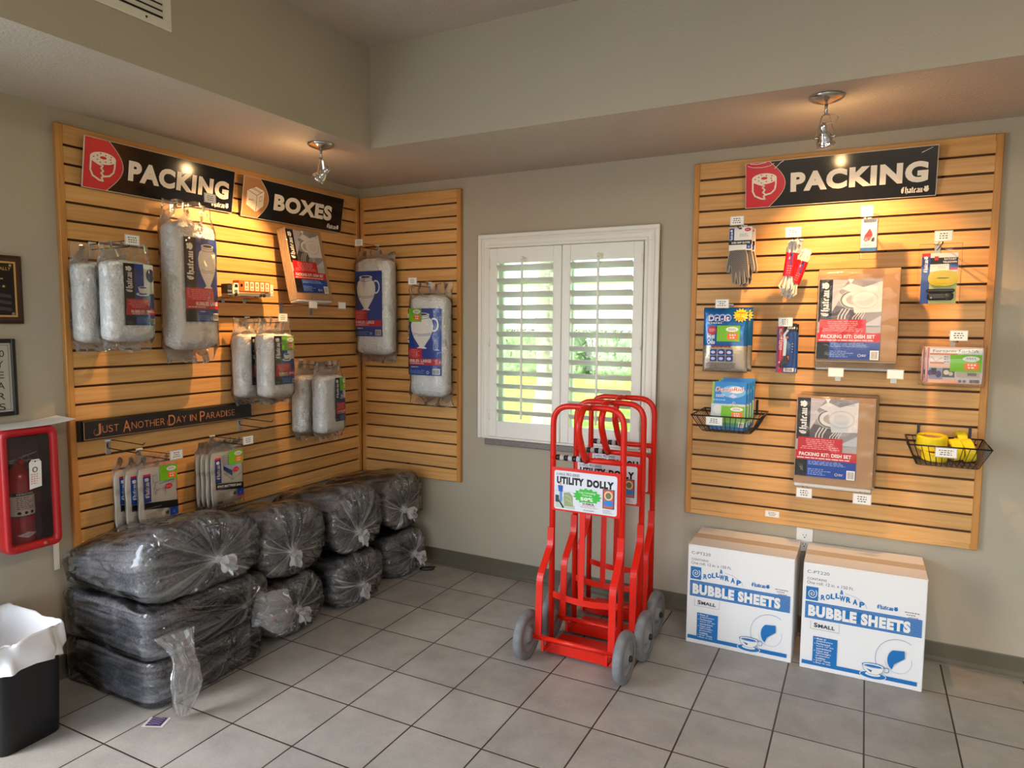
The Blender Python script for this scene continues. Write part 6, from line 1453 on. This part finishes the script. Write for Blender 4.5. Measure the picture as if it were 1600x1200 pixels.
# ---- red cabinet with its extinguisher
CRED = mat('red_cabinet_plastic', (178, 18, 26), 0.30, spec=0.5, coat=0.2, noise_amt=0.05, noise_scale=12); CDARK = mat('cabinet_inside', (92, 44, 50), 0.5)
t = thing('extinguisher_cabinet', 'red wall cabinet with clear front holding a fire extinguisher', 'extinguisher cabinet', (0.001, -2.086, 0.618), LR)
W, H, D = 0.205, 0.480, 0.138
def rrect(w, h, r, n=6, cx=0, cz=0):
    pts = []
    for (x, z, a0) in ((w/2-r,h/2-r,0),(-w/2+r,h/2-r,PI/2),(-w/2+r,-h/2+r,PI),(w/2-r,-h/2+r,PI*1.5)):
        for k in range(n+1): pts.append((cx+x+r*math.cos(a0+PI/2*k/n), cz+z+r*math.sin(a0+PI/2*k/n)))
    return pts
b = MB(); mk = lambda w, h, r, y: [(x, y, z+H/2) for x, z in rrect(w, h, r)]
b.rings([mk(W,H,.030,0),mk(W,H,.030,-D+.018),mk(W-.006,H-.006,.030,-D+.004),mk(W-.016,H-.016,.028,-D),mk(W-.040,H-.046,.016,-D+.002),mk(W-.052,H-.060,.012,-D+.012),mk(W-.056,H-.066,.012,-D+.020)], CRED, True, False, True)
b.rings([mk(W-.056,H-.066,.012,-D+.020),mk(W-.020,H-.030,.014,-D+.024),mk(W-.020,H-.030,.014,-.006)], CDARK, False, True, False); b.build('cabinet_shell', t)
CABF = film_mat('cabinet_window', haze=0.025, rough=0.05, gloss=1.0, bump=0.05, scale=4, tint=(0.93, 0.88, 0.92))
b = MB(); b.face([(-.076,-D+.017,.034),(.076,-D+.017,.034),(.076,-D+.017,H-.034),(-.076,-D+.017,H-.034)], CABF); b.build('clear_cover', t)
b = MB(); b.lathe([(.001,-D-.004),(.009,-D-.004),(.011,-D-.001),(.011,-D+.004)], CRED, 20, (.035,0,.020), 'y'); b.lathe([(.001,-D-.006),(.0055,-D-.006),(.006,-D-.003)], mat('brass_screw', (196,160,100), .3, metal=1), 14, (.035,0,.020), 'y'); b.build('latch_screw', t)
# the extinguisher stands in the cabinet
EXR = mat('extinguisher_red', (176, 20, 30), 0.25, spec=0.5, coat=0.3)
t = thing('fire_extinguisher', 'red fire extinguisher with inspection tag inside the wall cabinet', 'fire extinguisher', (0.066, -2.100, 0.640), LR)
b = MB(); b.lathe([(.001,0),(.044,0),(.048,.006),(.048,.245),(.045,.268),(.034,.290),(.020,.300),(.016,.312),(.001,.312)], EXR, 40); b.build('cylinder_body', t)
b = MB(); cyl = lambda z0, z1, m, r=.0485: b.lathe([(r,z0),(r,z1)], m, 40, caps=False)
cyl(.115,.205,ink(216,206,190)); cyl(.112,.1155,BLACK); cyl(.193,.206,BLACK,.0487); cyl(.120,.134,ink(226,216,200),.0487)
p = Pr(b, (0,0,0), bend=lambda x, y: math.sqrt(max(0, .0490**2-x*x))); p.text('INSTRUCTIONS', -.030, .196, .058, .008, WHITE, .02); p.dashes(-.030,.140,.058,.050,7,DGREY,3,.35)
for k in range(3): p.ell(-.024+.022*k,.127,.006,.006,BLACK,12)
p.poly([(-.034,.040),(0,.028),(.034,.040),(0,.052)], ink(216,206,196)); p.dashes(-.020,.036,.04,.008,2,BLACK,4,.4,True); b.build('wrap_label', t)
b = MB(); b.lathe([(.014,.308),(.014,.330),(.010,.334),(.001,.334)], mat('valve_alloy', (150,140,128), .35, metal=.8), 20); b.lathe([(.001,-.030),(.010,-.030),(.011,-.024),(.011,-.014)], RED, 16, (0,0,.320), 'y'); b.build('valve', t)
b = MB(); b.bar(fillet([(-.030,0,.326),(.010,0,.336),(.066,0,.352)],.01,4),.016,.0035,ZINC,(0,0,1)); b.bar(fillet([(-.028,0,.318),(.014,0,.322),(.050,0,.322)],.01,4),.014,.003,ZINC,(0,0,1)); b.build('lever', t)
b = MB(); b.tube([(.020+.012*math.cos(a),-.016,.332+.014*math.sin(a)) for a in [k*PI/10 for k in range(21)]],.0012,ZINC,6); b.tube([(.0,-.04,.372),(.004,-.03,.344)],.0008,mat('red_seal_wire',(190,90,80),.5),5); b.build('pin_ring', t)
b = MB(); b.rings([[(x, -.056, z) for x, z in ((.010,.215),(.054,.222),(.056,.318),(.048,.330),(.022,.330),(.012,.318))][::-1],[(x, -.0568, z) for x, z in ((.010,.215),(.054,.222),(.056,.318),(.048,.330),(.022,.330),(.012,.318))][::-1]], PAPER, True, True, False)
p = Pr(b, (0,-.0568,0)); p.arc(.032,.290,.008,.009,.003,ink(200,80,80)); p.dashes(.016,.232,.030,.044,5,ink(200,90,90),5,.35); p.ell(.034,.322,.003,.003,BLACK,10); p.line([(.020,.324),(.050,.324)],.001,DGREY); b.build('inspection_tag', t)
# sheet lying on the cabinet and the strip hanging below it
b = MB(); rs = []
for i in range(9):
    f = i/8; y = -0.115+0.275*f; z = 0.0006+0.010*max(0, f-0.45)**2*4-0.0*f; rs.append([(y, -0.150, z-0.010*(f-.5)*0), (y, -0.010, z+0.004), (y, -0.010, z+0.0052), (y, -0.150, z+0.0012)])
b.rings(rs, PAPER, True, True, False); tag(b.build('paper_sheet'), 'sheet of printed paper lying on top of the red cabinet', 'paper', None, (0.001, -2.080, 1.0995), LR)
b = MB(); rs = [[(x+.001*nz(z*20,x,1), -.0012*(1+j)-0.003*abs(nz(z*9,1,1)), z) for x in (-.0115,.0115)] for j in (0,) for z in (0,-.03,-.06,-.09,-.12,-.15)]
for q in range(5):
    a, c = rs[q], rs[q+1]; b.face([a[0],a[1],c[1],c[0]], PAPER); b.face([(p_[0],p_[1]+.0008,p_[2]) for p_ in (c[0],c[1],a[1],a[0])], PAPER)
tag(b.build('paper_strip'), 'narrow white paper strip hanging below the red cabinet', 'paper strip', None, (0.004, -1.943, 0.622), LR)

# ---- two framed awards on the long wall
WAL = mat('walnut_plaque', (62, 34, 26), 0.35, noise_amt=0.2, noise_scale=6, stretch=(8, 1, 1)); GOLD = mat('gold_plate', (206, 178, 110), 0.3, metal=0.7)
t = thing('award_plaque', 'dark wooden award plaque with a gold-edged black plate', 'plaque', (0.001, -2.145, 1.492), LR)
W, H = 0.245, 0.262; b = MB(); b.rings([[(-W/2,0,0),(W/2,0,0),(W/2,0,H),(-W/2,0,H)],[(-W/2,-.012,0),(W/2,-.012,0),(W/2,-.012,H),(-W/2,-.012,H)],[(-W/2+.012,-.020,.012),(W/2-.012,-.020,.012),(W/2-.012,-.020,H-.012),(-W/2+.012,-.020,H-.012)]], WAL, True, True, False); b.build('wooden_board', t)
b = MB(); b.box((-W/2+.022,-.0215,.026),(W/2-.026,-.0195,H-.024), GOLD); p = Pr(b, (-W/2+.022,-.0215,.026)); w, h = W-.048, H-.050; p.rect(.007,.007,w-.014,h-.014,BLACK); p.text('ALLY', w-.058,h*.84,.042,.012,GOLD,.01,.2); p.dashes(w*.2,h*.66,w*.64,h*.10,2,GOLD,4,.4)
for k in range(4): p.burst(w*.50+.018*k,h*.55,.007,.007,5,GOLD,.42)
for k in range(3): p.poly([(w*.35,h*(.40-.12*k)),(w*.55,h*(.44-.12*k)),(w*.90,h*(.40-.12*k)),(w*.90,h*(.34-.12*k)),(w*.55,h*(.38-.12*k)),(w*.35,h*(.34-.12*k))], DGREY)
p.ell(w*.90,h*.93,.005,.005,GOLD,10); p.ell(w*.92,h*.06,.006,.006,ink(140,130,110),10); b.build('engraved_plate', t)
t = thing('framed_award', 'black framed twenty years award hung above the red cabinet', 'framed award', (0.001, -2.135, 1.136), LR)
W, H = 0.150, 0.298; b = MB(); FRM = mat('black_frame', (24, 22, 22), .35)
for lo, hi in (((-W/2,-.018,0),(-W/2+.016,0,H)),((W/2-.016,-.018,0),(W/2,0,H)),((-W/2+.016,-.018,H-.016),(W/2-.016,0,H)),((-W/2+.016,-.018,0),(W/2-.016,0,.016))): b.box(lo, hi, FRM, .003)
b.build('frame', t)
b = MB(); b.box((-W/2+.014,-.010,.014),(W/2-.014,-.002,H-.014), mat('silver_plate', (188,186,180), .25, metal=.4)); p = Pr(b, (0,-.010,0)); p.line([(-.050,.024),(.050,.024),(.050,H-.024),(-.050,H-.024)],.0015,DGREY,True)
for k, s_ in enumerate(('20','Y','E','A','R','S')): p.text(s_, .008 if k else .000, H-.070-.041*k, .024 if k else .036, .026, BLACK, .0)
b.build('award_sheet', t)

# ---- litter on the floor
b = MB(); z = lambda x, y: 0.0015+0.003*abs(nz(x*30, y*30, 2)); g_ = 8; F_ = ink(64,40,84); WH = ink(214,208,206)
V_ = [[(-.040+.080*i/g_, -.032+.064*j/g_, z(i*.3, j*.4)) for i in range(g_+1)] for j in range(g_+1)]
for j in range(g_):
    for i in range(g_): b.face([V_[j][i],V_[j][i+1],V_[j+1][i+1],V_[j+1][i]], WH if i in (0,g_-1) or j == 0 else F_, True)
p = Pr(b, (0,0,.0052), (1,0,0), (0,1,0), (0,0,1))
for k in range(4): p.line([(-.026,.020-.012*k),(-.010,.016-.012*k),(.006,.021-.012*k),(.024,.017-.012*k)], .0022, ink(190,180,206))
tag(b.build('snack_wrapper'), 'small purple and white wrapper lying on the floor tiles', 'wrapper', None, (0.650, -1.965, 0.0), 0.45)
b = MB(); b.rings([[(x,y,zz) for x, y in sup(.045*k,.020*k,20,2.6)] for zz, k in ((.001,.9),(.006,1.0),(.014,.95),(.018,.7))], BLKM, True, True, True); b.tube([(-.03,-.01,.02),(.05,.012,.012)],.004,BLKM,8)
tag(b.build('plastic_clip'), 'small black plastic clip on the floor beside the corner blankets', 'clip', None, (0.610, -0.135, 0.0), 0.6)
